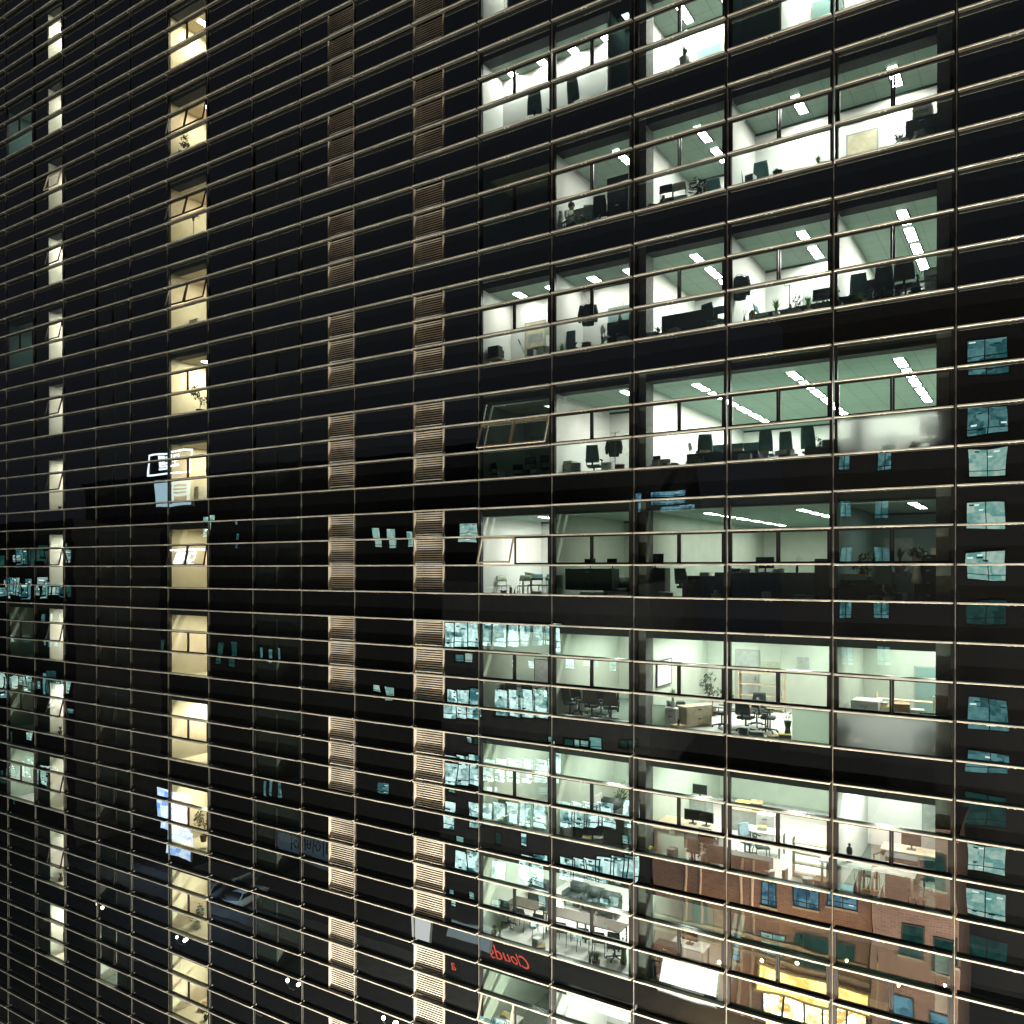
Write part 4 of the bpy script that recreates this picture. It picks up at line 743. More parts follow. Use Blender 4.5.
for n in (5, 1, -2, -4):
    put('plant_spiky', n, 60, 0.6, 0, 'small dark plant', 0.0, G4, 0.8, tail=', %s narrow window down the far column' % ORD[7 - n])

# small things left along the sills
CL = (('carton', 'small brown carton', 0.75), ('tub_white', 'white lidded tub', 0.8), ('tub_teal', 'dark teal tub', 0.85), ('plant_pale', 'small pale plant', 0.75), ('plant_spiky', 'small dark plant', 0.7), ('binder', 'white ring binder', 1.25), ('papers', 'stack of papers and a folder', 1.2), ('bottle', 'dark bottle of twigs', 0.75), ('cab_white', 'low white cabinet', 0.55), ('printer', 'small office machine', 0.75))
rc = random.Random(21)
for n in (3, 2, 1, 0, -1, -2, -3):
    for j in (4, 3, 2, 1, 0):
        if (n, j) in ((3, 4), (-1, 4), (-1, 3), (-3, 0), (-3, 1)): continue
        xs = sorted(rc.uniform(m(j+1) + 0.3, m(j) - 0.3) for _ in range(rc.randint(3, 5)))
        for q, x in enumerate(xs):
            k_, de, sc = rc.choice(CL); d = rc.uniform(0.27, 0.31) if n > 0 else rc.uniform(0.3, 0.42); dz = 0.16 if n > 0 else 0.0
            spawn(k_, (x, d, zf(n) + 0.002 + dz + (0.13 if k_ == 'papers' else 0)), rc.uniform(-40, 40), '%s, %s along the sill, %s lit storey, %s bay' % (de, ORD[q], ROW[n], BAY[j]), 'small things along the sills', sc)
            if k_ == 'papers': spawn('carton', (x, d, zf(n) + 0.002 + dz), 0, 'flat carton under papers, %s along the sill, %s lit storey, %s bay' % (ORD[q], ROW[n], BAY[j]), 'small things along the sills', 0.48)
# the person at the window, third lit storey, second bay
def person(x, y, z, rz):
    p = root('person', (x, y, z), R(rz), 'person with black hair in a pale shirt sitting at the window, third lit storey', 'person')
    P = {'pel': (0,0,0.50), 'sp': (0,0.02,0.72), 'ch': (0,0.0,0.95), 'nk': (0,-0.02,1.09), 'hd': (0,-0.05,1.20), 'tp': (0,-0.045,1.33)}
    rad = {'pel': 0.15, 'sp': 0.135, 'ch': 0.16, 'nk': 0.058, 'hd': 0.095, 'tp': 0.07}
    E = [('pel','sp'), ('sp','ch'), ('ch','nk'), ('nk','hd'), ('hd','tp')]
    for s, t in ((1,'R'), (-1,'L')):
        P.update({'sh'+t: (s*0.2,0.0,1.0), 'el'+t: (s*0.25,-0.1,0.74), 'wr'+t: (s*0.14,-0.33,0.78), 'hn'+t: (s*0.11,-0.42,0.78), 'hp'+t: (s*0.1,-0.02,0.48), 'kn'+t: (s*0.13,-0.46,0.50), 'an'+t: (s*0.13,-0.44,0.09), 'ft'+t: (s*0.13,-0.62,0.045)})
        rad.update({'sh'+t: 0.075, 'el'+t: 0.05, 'wr'+t: 0.034, 'hn'+t: 0.036, 'hp'+t: 0.1, 'kn'+t: 0.068, 'an'+t: 0.046, 'ft'+t: 0.04})
        E += [('ch','sh'+t), ('sh'+t,'el'+t), ('el'+t,'wr'+t), ('wr'+t,'hn'+t), ('pel','hp'+t), ('hp'+t,'kn'+t), ('kn'+t,'an'+t), ('an'+t,'ft'+t)]
    ks = list(P); me = bpy.data.meshes.new('body'); me.from_pydata([P[k] for k in ks], [(ks.index(a), ks.index(b)) for a, b in E], [])
    o = bpy.data.objects.new('body', me); COL.objects.link(o)
    o.modifiers.new('skin', 'SKIN'); sv = o.data.skin_vertices[0].data
    for i, k in enumerate(ks): sv[i].radius = (rad[k], rad[k]); sv[i].use_root = (k == 'pel')
    sb = o.modifiers.new('sub', 'SUBSURF'); sb.levels = 2; sb.render_levels = 2
    nm = bpy.data.meshes.new_from_object(o.evaluated_get(bpy.context.evaluated_depsgraph_get()))
    bpy.data.objects.remove(o)
    for mm in (M_shirt, M_skin, M_trous): nm.materials.append(mm)
    for f in nm.polygons:
        c = f.center; f.use_smooth = True
        f.material_index = 1 if c.z > 1.07 or (c.y < -0.36 and c.z > 0.7) else (2 if c.z < 0.6 else 0)
    b = link('body', nm, p)
    h = MB().ball((0, -0.02, 1.26), 0.118, M_hair, 14, 1.05)
    link('hair', h.mesh('hair', 0, True), p)
    fc = MB().ball((-0.035,-0.15,1.235),0.012,M_hair,8).ball((0.035,-0.15,1.235),0.012,M_hair,8).cyl((0,-0.145,1.22),(0,-0.175,1.195),0.008,0.016,M_skin,8)
    link('face', fc.mesh('face'), p)
    return p
px_ = ux(571, 0.65)
person(px_, 0.65, zf(3), 60)
put('chair', 3, 571, 0.72, 60, 'black chair under the seated person', group=G1)
# ---------------------------------------------------------------- the street behind the camera, seen in the glass
M_asph = mat('asphalt', (0.045, 0.045, 0.048), 0.7, 0, 0.3, 0.9); M_pave = mat('paving', (0.16, 0.155, 0.15), 0.8, 0, 0.2, 1.5); M_line = mat('road_paint', (0.6, 0.6, 0.56), 0.7)
M_brick = brickmat('red_brick', (0.27, 0.14, 0.105), (0.20, 0.10, 0.08), (0.30, 0.25, 0.21))
M_dbrick = brickmat('dark_brick', (0.022, 0.019, 0.020), (0.018, 0.016, 0.017), (0.028, 0.025, 0.025))
M_pipe = mat('lamplit_pipe', (0.7, 0.52, 0.42), 0.5)  # pipe colour brightened to carry the lamplight falling on it
M_stone = mat('pale_stone', (0.45, 0.38, 0.28), 0.8, 0, 0.2, 3); M_conc = mat('night_concrete', (0.06, 0.06, 0.065), 0.9, 0, 0.2, 1); M_lintel = mat('black_lintel', (0.02, 0.02, 0.02), 0.7)
def sheet(name, x0, y0, x1, y1, z, m_):
    return tag(link(name, MB().poly(((x0,y0,z),(x1,y0,z),(x1,y1,z),(x0,y1,z)), m_).mesh(name)), kind='structure')
sheet('ground', -400, -300, 300, 300, 0.0, M_asph)
def pave(name, y0, y1):
    return tag(link(name, MB().box(-140, y0, 0.004, 60, y1, 0.13, M_pave).mesh(name, 0.02)), kind='structure')
pave('pavement', -5.0, -0.12); pave('pavement', -24.0, -20.5)
ln = MB()
for i in range(30): ln.poly(((-130+6*i,-12.83,0.004),(-127+6*i,-12.83,0.004),(-127+6*i,-12.68,0.004),(-130+6*i,-12.68,0.004)), M_line)
tag(link('road_marking', ln.mesh('road_marking')), kind='structure')

def pane_mat(name, ca, cb, s, scale=1.4, sx=1.0):
    mm, N, L = nt(name); out = N.new('ShaderNodeOutputMaterial'); e = N.new('ShaderNodeEmission'); e.inputs['Strength'].default_value = s
    g_ = N.new('ShaderNodeNewGeometry'); mp = N.new('ShaderNodeMapping'); mp.inputs['Scale'].default_value = (scale * sx, scale, scale * 1.2)
    vo = N.new('ShaderNodeTexVoronoi'); vo.distance = 'CHEBYCHEV'; vo.inputs['Scale'].default_value = 1.0
    cr = N.new('ShaderNodeValToRGB'); cr.color_ramp.interpolation = 'LINEAR'
    cr.color_ramp.elements[0].color = (*ca, 1); cr.color_ramp.elements[0].position = 0.32; cr.color_ramp.elements[1].color = (*cb, 1); cr.color_ramp.elements[1].position = 0.68
    L.new(g_.outputs['Position'], mp.inputs[0]); L.new(mp.outputs[0], vo.inputs['Vector']); no = N.new('ShaderNodeTexNoise'); no.inputs['Scale'].default_value = 2.2; no.inputs['Detail'].default_value = 5; L.new(mp.outputs[0], no.inputs['Vector'])
    av = N.new('ShaderNodeMix'); av.data_type = 'RGBA'; av.inputs['Factor'].default_value = 0.5; L.new(vo.outputs['Color'], av.inputs['A']); L.new(no.outputs['Fac'], av.inputs['B'])
    L.new(av.outputs['Result'], cr.inputs[0]); L.new(cr.outputs[0], e.inputs[0]); L.new(e.outputs[0], out.inputs[0]); return mm
P_teal = pane_mat('lit_pane_teal', (0.04, 0.17, 0.19), (0.26, 0.58, 0.60), 2.0); P_pale = pane_mat('lit_pane_pale', (0.22, 0.55, 0.50), (0.8, 1.0, 0.88), 2.6)
P_off = pane_mat('lit_pane_office', (0.03, 0.12, 0.13), (0.75, 1.0, 0.95), 6.0, 1.1); P_off2 = pane_mat('lit_pane_far_office', (0.03, 0.12, 0.13), (0.75, 1.0, 0.95), 2.2, 1.1, 0.35); P_dim = pane_mat('lit_pane_dim', (0.02, 0.10, 0.09), (0.06, 0.22, 0.19), 1.2); P_blue = pane_mat('lit_pane_blue', (0.04, 0.16, 0.28), (0.35, 0.75, 0.95), 1.8)
P_hot = emit('lit_strip', (0.85, 1.0, 0.95), 4.5)
def block(name, label, x0, x1, y, depth, h, wm, wins, cat='building', roof=True, bars=1):
    r = root(name, ((x0+x1)/2, y, 0), 0, label, cat); cx = (x0+x1)/2
    part(MB().box(x0-cx, -depth, 0.0, x1-cx, 0, h, wm), 'wall', r)
    part(MB().box(x0-cx-0.15, -depth-0.15, h, x1-cx+0.15, 0.25, h+0.35, wm), 'roof', r)
    for xc, zc_, w, hh, pm in wins:
        f = MB(); a, b, c, d_ = xc-cx-w/2, xc-cx+w/2, zc_-hh/2, zc_+hh/2
        f.box(a-0.07, 0.002, c-0.07, a, 0.09, d_+0.07, M_lintel).box(b, 0.002, c-0.07, b+0.07, 0.09, d_+0.07, M_lintel).box(a, 0.002, c-0.07, b, 0.09, c, M_lintel).box(a, 0.002, d_, b, 0.09, d_+0.07, M_lintel)
        for q in range(1, bars + 1):
            xx = a + (b - a) * q / (bars + 1); f.box(xx-0.03, 0.03, c, xx+0.03, 0.085, d_, M_lintel)
        f.box(a, 0.035, c+0.18*hh, b, 0.08, c+0.18*hh+0.05, M_lintel)
        wo = part(f, 'window', r)
        pn = MB().poly(((a,0.03,c),(b,0.03,c),(b,0.03,d_),(a,0.03,d_)), pm)
        if w > 1.2 and pm is not P_dim:
            for q in range(random.randint(3, 6)):
                xa_ = random.uniform(a, b - 0.4); za_ = random.choice((d_ - 0.12 * hh, d_ - 0.2 * hh, d_ - 0.3 * hh, c + 0.3 * hh, c + 0.12 * hh)); pn.poly(((xa_,0.034+0.001*q,za_),(xa_+random.uniform(0.2,0.4),0.034+0.001*q,za_),(xa_+0.35,0.034+0.001*q,za_+0.06*hh),(xa_,0.034+0.001*q,za_+0.06*hh)), P_hot if q % 3 else P_dim)
        part(pn, 'pane', wo)
        part(MB().box(a-0.12, 0.002, c-0.20, b+0.12, 0.16, c-0.072, M_stone if wm is M_brick else M_lintel), 'sill', wo)
    return r
# apartment tower with one lit window column and a pair of small ones
Yt = 41.0; wins = []
for i, py in enumerate((358, 413, 461, 513, 562, 613, 707, 757, 806, 860, 907, 955)):
    p = mir(987, py, Yt); pm = (P_teal, P_teal, P_pale, P_pale, P_pale, P_dim, P_teal, P_teal, P_dim, P_pale, P_pale, P_dim)[i]
    wins.append((p.x, p.z, 2.3, 1.9 if i not in (0,) else 1.5, pm))
for py in (465, 512, 556, 611, 657):
    for px, w in ((845, 0.75), (882, 0.95)):
        p = mir(px, py, Yt); wins.append((p.x, p.z, w, 1.15, P_teal))
q = mir(835, 500, Yt); block('apartment_tower', 'dark apartment tower with one stack of lit teal windows, mirrored in the glass', q.x - 4, 13.0, -Yt, 12, 48.0, M_dbrick, wins)
# brick corner building: bright wing and dark wing
Yb = 25.2; wl = []
for px, py in ((912, 940), (944, 955), (935, 870), (903, 1012), (940, 1030)):
    p = mir(px, py, Yb); wl.append((p.x, p.z, 0.95, 1.75, P_dim if py < 980 else P_blue))
a, b = mir(872, 950, Yb), mir(957, 950, Yb)
block('brick_house', 'red brick corner house with two sash windows, mirrored beside the gold shop', a.x, b.x, -Yb, 8, 14.8, M_brick, wl, bars=0)
Yw = 29.5; wl = []
for px, py, w, pm in ((769, 893, 0.9, P_blue), (805, 893, 1.5, P_blue), (841, 893, 1.6, P_blue), (732, 948, 0.9, P_blue), (772, 948, 1.6, P_pale), (810, 952, 1.9, P_dim), (845, 955, 1.3, P_dim), (700, 915, 0.9, P_dim)):
    p = mir(px, py, Yw); wl.append((p.x, p.z, w, 1.5, pm))
a2, b2 = mir(655, 950, Yw), mir(871, 950, Yw)
dark = block('brick_terrace', 'dark brick terrace with blue lit windows over a gold shop, mirrored in the glass', a2.x, b2.x, -Yw, 8, 10.6, M_brick, wl, bars=1)
cx = (a2.x + b2.x) / 2; zcn = mir(800, 966, Yw).z
part(MB().box(a2.x-cx, 0.003, zcn+0.9, b2.x-cx, 0.35, zcn+1.1, M_stone).box(a2.x-cx, 0.003, zcn, b2.x-cx, 0.28, zcn+0.2, M_stone), 'cornice', dark)
for px in (686, 702, 741, 752):
    p = mir(px, 950, Yw); part(MB().cyl((p.x-cx, 0.12, 0.1), (p.x-cx, 0.12, 10.5), 0.09, 0.09, M_pipe), 'drainpipe', dark)
E_gold = pane_mat('gold_light', (0.8, 0.40, 0.06), (1.0, 0.80, 0.36), 9.0, 0.9); E_goldw = pane_mat('shop_window_light', (0.35, 0.18, 0.03), (1.0, 0.88, 0.58), 15.0, 1.5)
p = mir(812, 1000, Yw - 0.6); sf = root('shop_sign', (p.x, -Yw + 0.5, mir(812, 986, Yw).z), 0, 'lit gold fascia over the shop windows of the brick terrace', 'sign')
part(MB().box(-3.4, -0.1, -0.75, 3.4, 0.1, 0.75, M_yellow).box(-3.5, -0.12, -0.83, 3.5, 0.12, -0.752, M_stone).box(-3.5, -0.12, 0.752, 3.5, 0.12, 0.83, M_stone), 'fascia', sf)
part(MB().poly(((-3.3,0.102,-0.7),(3.3,0.102,-0.7),(3.3,0.102,0.7),(-3.3,0.102,0.7)), E_gold), 'lit_face', sf)
sw = root('shop_window_bay', (p.x, -Yw + 0.02, mir(812, 986, Yw).z - 2.6), 0, 'bright shop window glowing under the gold fascia', 'shop')
fr_ = MB()
for i in range(6): fr_.box(-3.0 + 1.2*i - 0.05, 0.0, -2.1, -3.0 + 1.2*i + 0.05, 0.14, 1.8, M_lintel)
part(fr_, 'frame', sw); part(MB().poly(((-3,0.05,-1.8),(3,0.05,-1.8),(3,0.05,1.7),(-3,0.05,1.7)), E_goldw), 'pane', sw)
# wall lamps that wash the brick
E_wall = emit('wall_lamp_glow', (1.0, 0.60, 0.22), 11000.0); E_wall2 = emit('wall_lamp_dim', (1.0, 0.68, 0.40), 2600.0)
for i, px in enumerate((725, 765, 800, 850, 903, 946)):
    Y_ = Yw if px < 871 else Yb
    p = mir(px, 962 if px < 871 else 985, Y_); z_ = p.z + 0.3
    wlmp = root('wall_lamp', (p.x, -Y_, z_), 0, 'glowing wall lamp on the brick front, %s along the shops' % ORD[i], 'lamp', 'wall lamps over the shops')
    part(MB().tube([(0,0.29 if px < 871 else 0.0,0),(0,0.9,0.1)], 0.02, M_blackpl), 'bracket', wlmp); part(MB().ball((0,0.95,0.1), 0.065, E_wall if i < 4 else E_wall2), 'bulb', wlmp)
# banner
p = mir(878, 985, 24.4); bn = root('hanging_banner', (p.x, -24.4, p.z), R(80), 'long yellow banner hanging at the brick corner', 'banner')
part(MB().box(-0.3,-0.02,-1.5,0.3,0.02,1.3,M_yellow), 'cloth', bn); part(MB().cyl((-0.4,0,1.34),(0.4,0,1.34),0.03,0.03,M_blackpl), 'rod', bn)
# white lit canopy and light boxes
E_white = emit('canopy_light', (1.0, 0.93, 0.86), 6.5)
def lightbox(name, label, pxs, Y_, w, h, em, tilt=0, cat='sign'):
    p = mir(*pxs, Y_); r = root(name, (p.x, -Y_, p.z), 0, label, cat); r.rotation_euler = (R(tilt), 0, 0)
    part(MB().box(-w/2, -0.2, -h/2, w/2, 0.0, h/2, M_greyst), 'casing', r, 0.01)
    part(MB().poly(((-w/2+.04,0.004,-h/2+.04),(w/2-.04,0.004,-h/2+.04),(w/2-.04,0.004,h/2-.04),(-w/2+.04,0.004,h/2-.04)), em), 'lit_face', r)
    return r
lightbox('shop_canopy', 'white glowing canopy sloping over a shop by the drainpipes', (688, 980), 20.2, 3.4, 2.3, E_white, 35, 'canopy')
lightbox('light_box', 'long white light box over a shop window', (600, 1004), 21.0, 4.6, 0.8, emit('box_light', (1, 0.95, 0.92), 5.0), 0)
lightbox('light_box', 'small white poster box beside the louvres', (421, 930), 22.0, 1.6, 1.9, emit('poster_light', (0.95, 0.9, 0.9), 3.2), 0)
lightbox('light_box', 'square white sign glowing low on the dark street', (110, 972), 21.5, 3.0, 1.9, emit('square_light', (1, 0.93, 0.95), 6.0), 0)
lightbox('light_box', 'grey glowing awning face near the neon word', (468, 936), 23.0, 3.6, 1.2, emit('grey_light', (0.45, 0.55, 0.6), 1.6), 20)
lightbox('light_box', 'blue white banner light beside the yellow windows', (172, 814), 26.0, 5.0, 4.2, pane_mat('banner_light', (0.15, 0.32, 0.85), (0.9, 0.96, 1.0), 6.0, 0.9), 0)
lightbox('light_box', 'blue white lower banner light over parked cars', (178, 845), 26.0, 4.0, 2.6, pane_mat('banner_low', (0.08, 0.25, 0.8), (0.8, 0.92, 1.0), 4.5, 1.1), 0)
lightbox('light_box', 'orange sign at the far street corner', (3, 792), 25.0, 4.5, 2.6, pane_mat('orange_light', (0.9, 0.25, 0.08), (1.0, 0.9, 0.75), 6.0, 0.9), 0)
def words(body, size, em, ext=0.03, shear=0.0, bold=0.0):
    c = bpy.data.curves.new('lettering', 'FONT'); c.body = body; c.size = size; c.extrude = ext; c.align_x = 'CENTER'; c.align_y = 'CENTER'; c.shear = shear; c.offset = bold
    o = bpy.data.objects.new('lettering', c); COL.objects.link(o)
    me = bpy.data.meshes.new_from_object(o.evaluated_get(bpy.context.evaluated_depsgraph_get())); bpy.data.objects.remove(o)
    me.transform(Matrix(((-1,0,0,0),(0,0,1,0),(0,1,0,0),(0,0,0,1)))); me.materials.clear(); me.materials.append(em); return me
E_neon = emit('red_neon', (1.0, 0.12, 0.08), 3.6); E_sgn = emit('white_neon', (0.85, 0.92, 1.0), 7.0); E_sgnd = mat('sign_navy', (0.02, 0.03, 0.08), 0.5)
p = mir(511, 956, 23.6); ns = root('neon_sign', (p.x, -23.6, p.z), 0, 'red neon script sign on a dark shop fascia', 'sign')
part(MB().box(-3.2,-0.12,-0.75,3.2,0.0,0.75,M_lintel), 'fascia', ns); link('lettering', words('Clouds', 1.25, E_neon, 0.02, 0.45, -0.012), ns, (0,0.05,0))
p = mir(457, 961, 23.6); n2 = root('neon_sign', (p.x, -23.6, p.z), 0, 'single red neon curl beside the louvres', 'sign')
link('lettering', words('a', 1.0, E_neon, 0.02, 0.45, -0.012), n2, (0,0.05,0)); part(MB().box(-0.6,-0.12,-0.5,0.6,0.0,0.5,M_lintel), 'fascia', n2)
p = mir(169, 462, 22.0); ms = root('rooftop_sign', (p.x, -22.0, p.z), 0, 'blue white framed rooftop sign with bold letters', 'sign')
part(MB().box(-3.2,-0.2,-1.15,3.2,0.0,1.15,E_sgnd), 'sign_board', ms)
part(MB().box(-3.2,0.002,1.0,3.2,0.06,1.15,E_sgn).box(-3.2,0.002,-1.15,3.2,0.06,-1.0,E_sgn).box(-3.2,0.002,-0.998,-3.0,0.06,0.998,E_sgn).box(3.0,0.002,-0.998,3.2,0.06,0.998,E_sgn), 'lit_border', ms)
link('lettering', words('모텔', 1.7, E_sgn, 0.03, 0, 0.03), ms, (0,0.05,0.0))
p = mir(172, 492, 22.0); m2 = root('rooftop_sign', (p.x, -22.0, p.z), 0, 'pale lit sign panel with dark bars below the framed sign', 'sign')
part(MB().box(-2.8,-0.2,-1.25,2.8,0.0,1.25,M_greyst), 'sign_board', m2); part(MB().poly(((-2.7,0.003,-1.15),(2.7,0.003,-1.15),(2.7,0.003,1.15),(-2.7,0.003,1.15)), emit('panel_light', (0.6,0.85,1.0), 2.6)), 'lit_face', m2)
bb = MB()
for z_ in (0.75, 0.45, 0.15): bb.box(0.3,0.005,z_-0.07,1.9,0.03,z_+0.07,E_sgnd)
bb.box(0.3,0.005,-0.75,2.1,0.03,-0.2,E_sgnd).box(-0.4,0.005,-0.9,-0.1,0.03,0.9,E_sgnd); part(bb, 'dark_bar', m2)
# office blocks with ribbon windows across the street
wl = []
for py in (636, 706, 770, 815, 868):
    for px in range(449, 566 if py < 800 else 640, 13):
        p = mir(px, py, 33.0)
        if random.random() < 0.86: wl.append((p.x, p.z, 1.3, 2.0, P_off))
for py in (664, 742, 790, 840, 902, 930):
    for px in range(452, 640, 9):
        if random.random() < 0.42:
            p = mir(px, py, 33.0); wl.append((p.x, p.z, random.choice((0.5, 0.8)), random.uniform(0.4, 1.0), random.choice((P_teal, P_dim, P_off, P_pale))))
a, b = mir(440, 700, 33.0), mir(652, 700, 33.0)
block('office_block', 'office block with ribbons of pale lit windows, mirrored by the louvres', a.x, b.x, -33.0, 10, 27.5, M_conc, wl, bars=0)
wl = []
for py, hh in ((557, 2.6), (590, 2.6), (683, 3.2), (772, 3.0)):
    for px in range(1, 72, 5):
        p = mir(px, py, 24.0)
        if random.random() < 0.72: wl.append((p.x, p.z + random.uniform(-0.5, 0.5), random.choice((0.9, 1.6, 2.0)), hh * random.uniform(0.25, 0.8), random.choice((P_off2, P_teal, P_pale, P_dim))))
for q in range(26):
    px = random.uniform(2, 70); p = mir(px, random.choice((615, 640, 712, 735, 800, 830, 868, 905, 950)), 24.0); wl.append((p.x, p.z, random.choice((0.5, 0.9, 1.4)), random.uniform(0.4, 1.1), random.choice((P_teal, P_dim, P_pale, P_dim))))
a, b = mir(-14, 600, 24.0), mir(74, 600, 24.0)
block('office_block', 'office block with teal lit windows, mirrored in the far end of the glass', a.x, b.x, -24.0, 10, 34.0, M_conc, wl, bars=0)
wl = []
for px, py, w, hh, pm in ((613, 636, 0.9, 1.6, P_pale), (613, 688, 0.9, 1.4, P_pale), (613, 735, 0.9, 1.5, P_pale), (600, 790, 0.9, 1.3, P_teal), (613, 872, 0.8, 1.2, P_pale), (668, 497, 2.6, 0.35, P_blue), (677, 504, 2.6, 0.35, P_blue), (637, 501, 0.5, 0.8, P_blue), (467, 535, 1.9, 1.1, P_pale),
        (378, 541, 0.9, 1.0, P_pale), (391, 541, 0.9, 1.0, P_pale), (411, 542, 0.7, 0.9, P_pale), (377, 695, 0.9, 0.6, P_pale), (388, 697, 0.9, 0.8, P_pale), (377, 881, 1.4, 1.0, P_blue), (382, 790, 1.2, 0.8, P_teal), (237, 527, 0.5, 0.8, P_teal), (237, 543, 0.5, 0.6, P_teal), (237, 566, 0.5, 0.8, P_teal),
        (262, 655, 0.5, 1.6, P_teal), (272, 657, 0.5, 1.6, P_teal), (280, 656, 0.5, 1.6, P_teal), (264, 787, 0.5, 1.6, P_teal), (272, 786, 0.5, 1.6, P_teal), (281, 788, 0.5, 1.6, P_teal), (208, 518, 2.2, 0.7, P_pale), (206, 532, 1.1, 0.9, P_pale), (95, 558, 1.8, 0.9, P_teal), (127, 558, 2.4, 0.6, P_teal), (95, 587, 1.8, 0.6, P_teal), (220, 655, 1.0, 1.3, P_dim), (232, 655, 0.8, 1.6, P_dim),
        (466, 765, 1.2, 2.8, P_blue), (160, 645, 1.8, 1.5, P_dim)):
    p = mir(px, py, 47.0); wl.append((p.x, p.z, w * 1.25, hh * 1.25, pm))
a, b = mir(84, 600, 47.0), mir(660, 600, 47.0)
block('long_block', 'long dark block with scattered lit windows, mirrored across the black glass', a.x, b.x, -47.0, 10, 42.0, M_conc, wl, bars=0)
p = mir(310, 850, 24.5); ob = root('shop_sign', (p.x, -24.5, p.z), 0, 'dim grey shop sign with dark letters mirrored before the louvres', 'sign')
part(MB().box(-4.2,-0.2,-0.9,4.2,0.0,0.9,M_greyst), 'sign_board', ob); part(MB().poly(((-4.1,0.003,-0.8),(4.1,0.003,-0.8),(4.1,0.003,0.8),(-4.1,0.003,0.8)), emit('dim_sign_light', (0.10,0.15,0.2), 1.2)), 'lit_face', ob)
link('lettering', words('비어베어', 1.3, M_lintel, 0.02), ob, (0,0.03,0))
# street lamps with two globes
E_globe = emit('globe_glow', (1.0, 0.91, 0.76), 17000.0); E_globe4 = emit('globe_glow_near', (1.0, 0.91, 0.76), 25000.0); E_globe5 = emit('globe_glow_half', (1.0, 0.91, 0.76), 6500.0); E_globe2 = emit('globe_glow_far', (1.0, 0.88, 0.74), 60.0); E_globe3 = emit('globe_glow_mid', (1.0, 0.86, 0.74), 420.0)
for i, x in enumerate((-58.0, -48.4, -37.8, -30.1, -21.5, -13.0, -4.5, 4.0, 12.5)):
    sl = root('street_lamp', (x, -10.5, 0), 0, 'twin-globe street lamp, %s along the street outside the tower' % ORD[i], 'street lamp', 'twin-globe street lamps')
    part(MB().lathe([(0.14,0),(0.12,0.3),(0.06,0.5),(0.045,4.1),(0.07,4.15)], M_blackpl, 12), 'post', sl); part(MB().tube([(-0.45,0,4.3),(-0.25,0,4.12),(0.25,0,4.12),(0.45,0,4.3)], 0.03, M_blackpl), 'arm', sl)
    for sx in (-1, 1): part(MB().ball((sx*0.45,0,4.5), 0.11, E_globe4 if x > -10 else E_globe if x > -18 else E_globe5 if x > -25 else E_globe3 if x > -34 else E_globe2, 14), 'globe', sl, 0, True)
v = at_z(222, 872, 3.6); lightbox('added_light_panel', 'added blue white light panel shining down on the parked cars', (222, 872), v.y, 5.0, 2.0, emit('added_panel_glow', (0.45, 0.7, 1.0), 8.0), -90, 'lamp')  # added light source, put above the cars only to brighten them
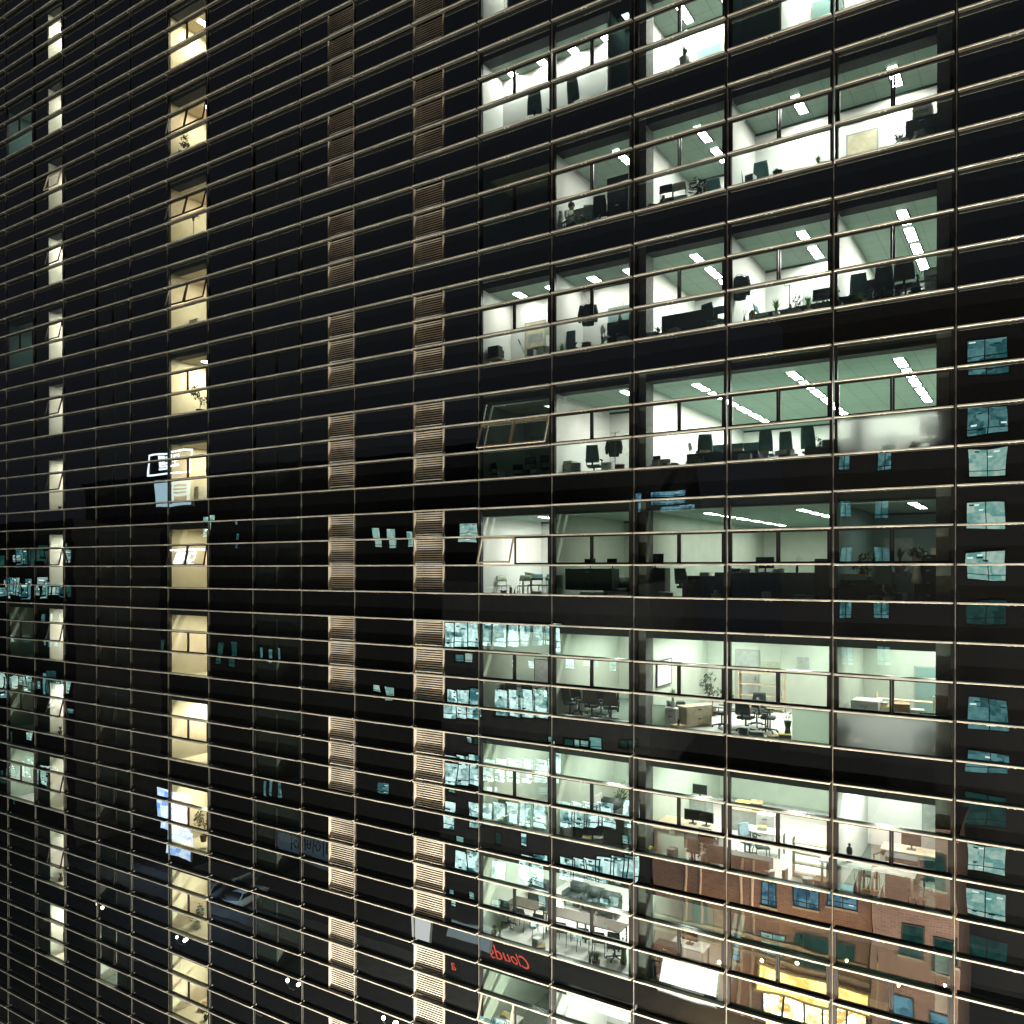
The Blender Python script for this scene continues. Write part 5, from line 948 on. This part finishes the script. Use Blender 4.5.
# parked cars
def car(x, y, rz, paint, label):
    r = root('parked_car', (x, y, 0), R(rz), label, 'car', 'cars parked on the street')
    prof = [(-2.1,0.35),(-2.15,0.75),(-1.9,0.92),(-1.2,0.98),(-0.6,1.42),(0.7,1.44),(1.45,1.02),(2.0,0.95),(2.15,0.7),(2.1,0.35)]
    b = MB()
    o = len(b.v); mi = b.mi(paint); ws = [0.84,0.88,0.86,0.82,0.62,0.62,0.82,0.86,0.88,0.84]
    for s in (-1, 1):
        for (px, z), w in zip(prof, ws): b.v.append((px, s * w, z))
    n = len(prof)
    for i in range(n):
        j = (i + 1) % n; b.f.append((o+i, o+j, o+n+j, o+n+i)); b.m.append(mi)
    b.f.append(tuple(o+i for i in range(n))); b.m.append(mi); b.f.append(tuple(o+n+i for i in range(n))); b.m.append(mi)
    body = part(b, 'body', r, 0.05, True)
    part(MB().poly(((-1.16,-0.7,1.03),(-1.16,0.7,1.03),(-0.66,0.56,1.39),(-0.66,-0.56,1.39)), M_screen).mesh and MB().poly(((-1.2,-0.72,1.02),(-1.2,0.72,1.02),(-0.66,0.57,1.43),(-0.66,-0.57,1.43)), M_screen), 'windscreen', r)
    part(MB().poly(((1.44,-0.72,1.06),(1.44,0.72,1.06),(0.76,0.57,1.47),(0.76,-0.57,1.47)), M_screen), 'rear_window', r)
    for s in (-1, 1): part(MB().poly(((-1.05,s*0.83,1.04),(1.3,s*0.83,1.04),(0.72,s*0.66,1.38),(-0.58,s*0.66,1.38)), M_screen), 'side_window', r)
    for wx in (-1.35, 1.35):
        for s in (-1, 1):
            w = part(MB().cyl((wx,s*0.66,0.31),(wx,s*0.9,0.31),0.31,0.31,M_blackpl,18), 'wheel', r); part(MB().cyl((wx,s*0.895,0.31),(wx,s*0.91,0.31),0.19,0.19,M_chrome,14), 'rim', w)
    for s in (-1, 1): part(MB().box(-2.19,s*0.78-0.16,0.62,-2.10,s*0.78+0.1,0.78,M_whitepl), 'headlight', r); part(MB().box(2.1,s*0.78-0.16,0.66,2.19,s*0.78+0.1,0.8,M_red), 'tail_light', r)
M_car = [mat('car_silver', (0.45,0.5,0.55), 0.25, 0.5), mat('car_blue', (0.08,0.2,0.3), 0.25, 0.4), mat('car_white', (0.6,0.65,0.68), 0.3, 0.0)]
for i, (px, py) in enumerate(((212, 889), (237, 876), (243, 896))):
    v = at_z(px, py, 0.7); car(v.x, -v.y, (70, 95, 80)[i], M_car[i], ('silver car parked nearest the banner light', 'blue car parked farther along the street', 'white car parked behind the silver one')[i])
# night sky
w_ = bpy.data.worlds.new('World'); S.world = w_; w_.use_nodes = True
bg = w_.node_tree.nodes['Background']; bg.inputs[0].default_value = (0.80, 0.80, 1.0, 1); bg.inputs[1].default_value = 0.035
S.view_settings.view_transform = 'Standard'; S.view_settings.look = 'None'; S.view_settings.exposure = 0; S.view_settings.gamma = 1
c = S.cycles
c.max_bounces = 8; c.diffuse_bounces = 3; c.glossy_bounces = 3; c.transmission_bounces = 6; c.transparent_max_bounces = 14
c.sample_clamp_indirect = 4.0; c.caustics_reflective = False; c.caustics_refractive = False; c.use_denoising = True; c.blur_glossy = 0.3
try: c.denoiser = 'OPENIMAGEDENOISE'; c.use_light_tree = True
except Exception: pass
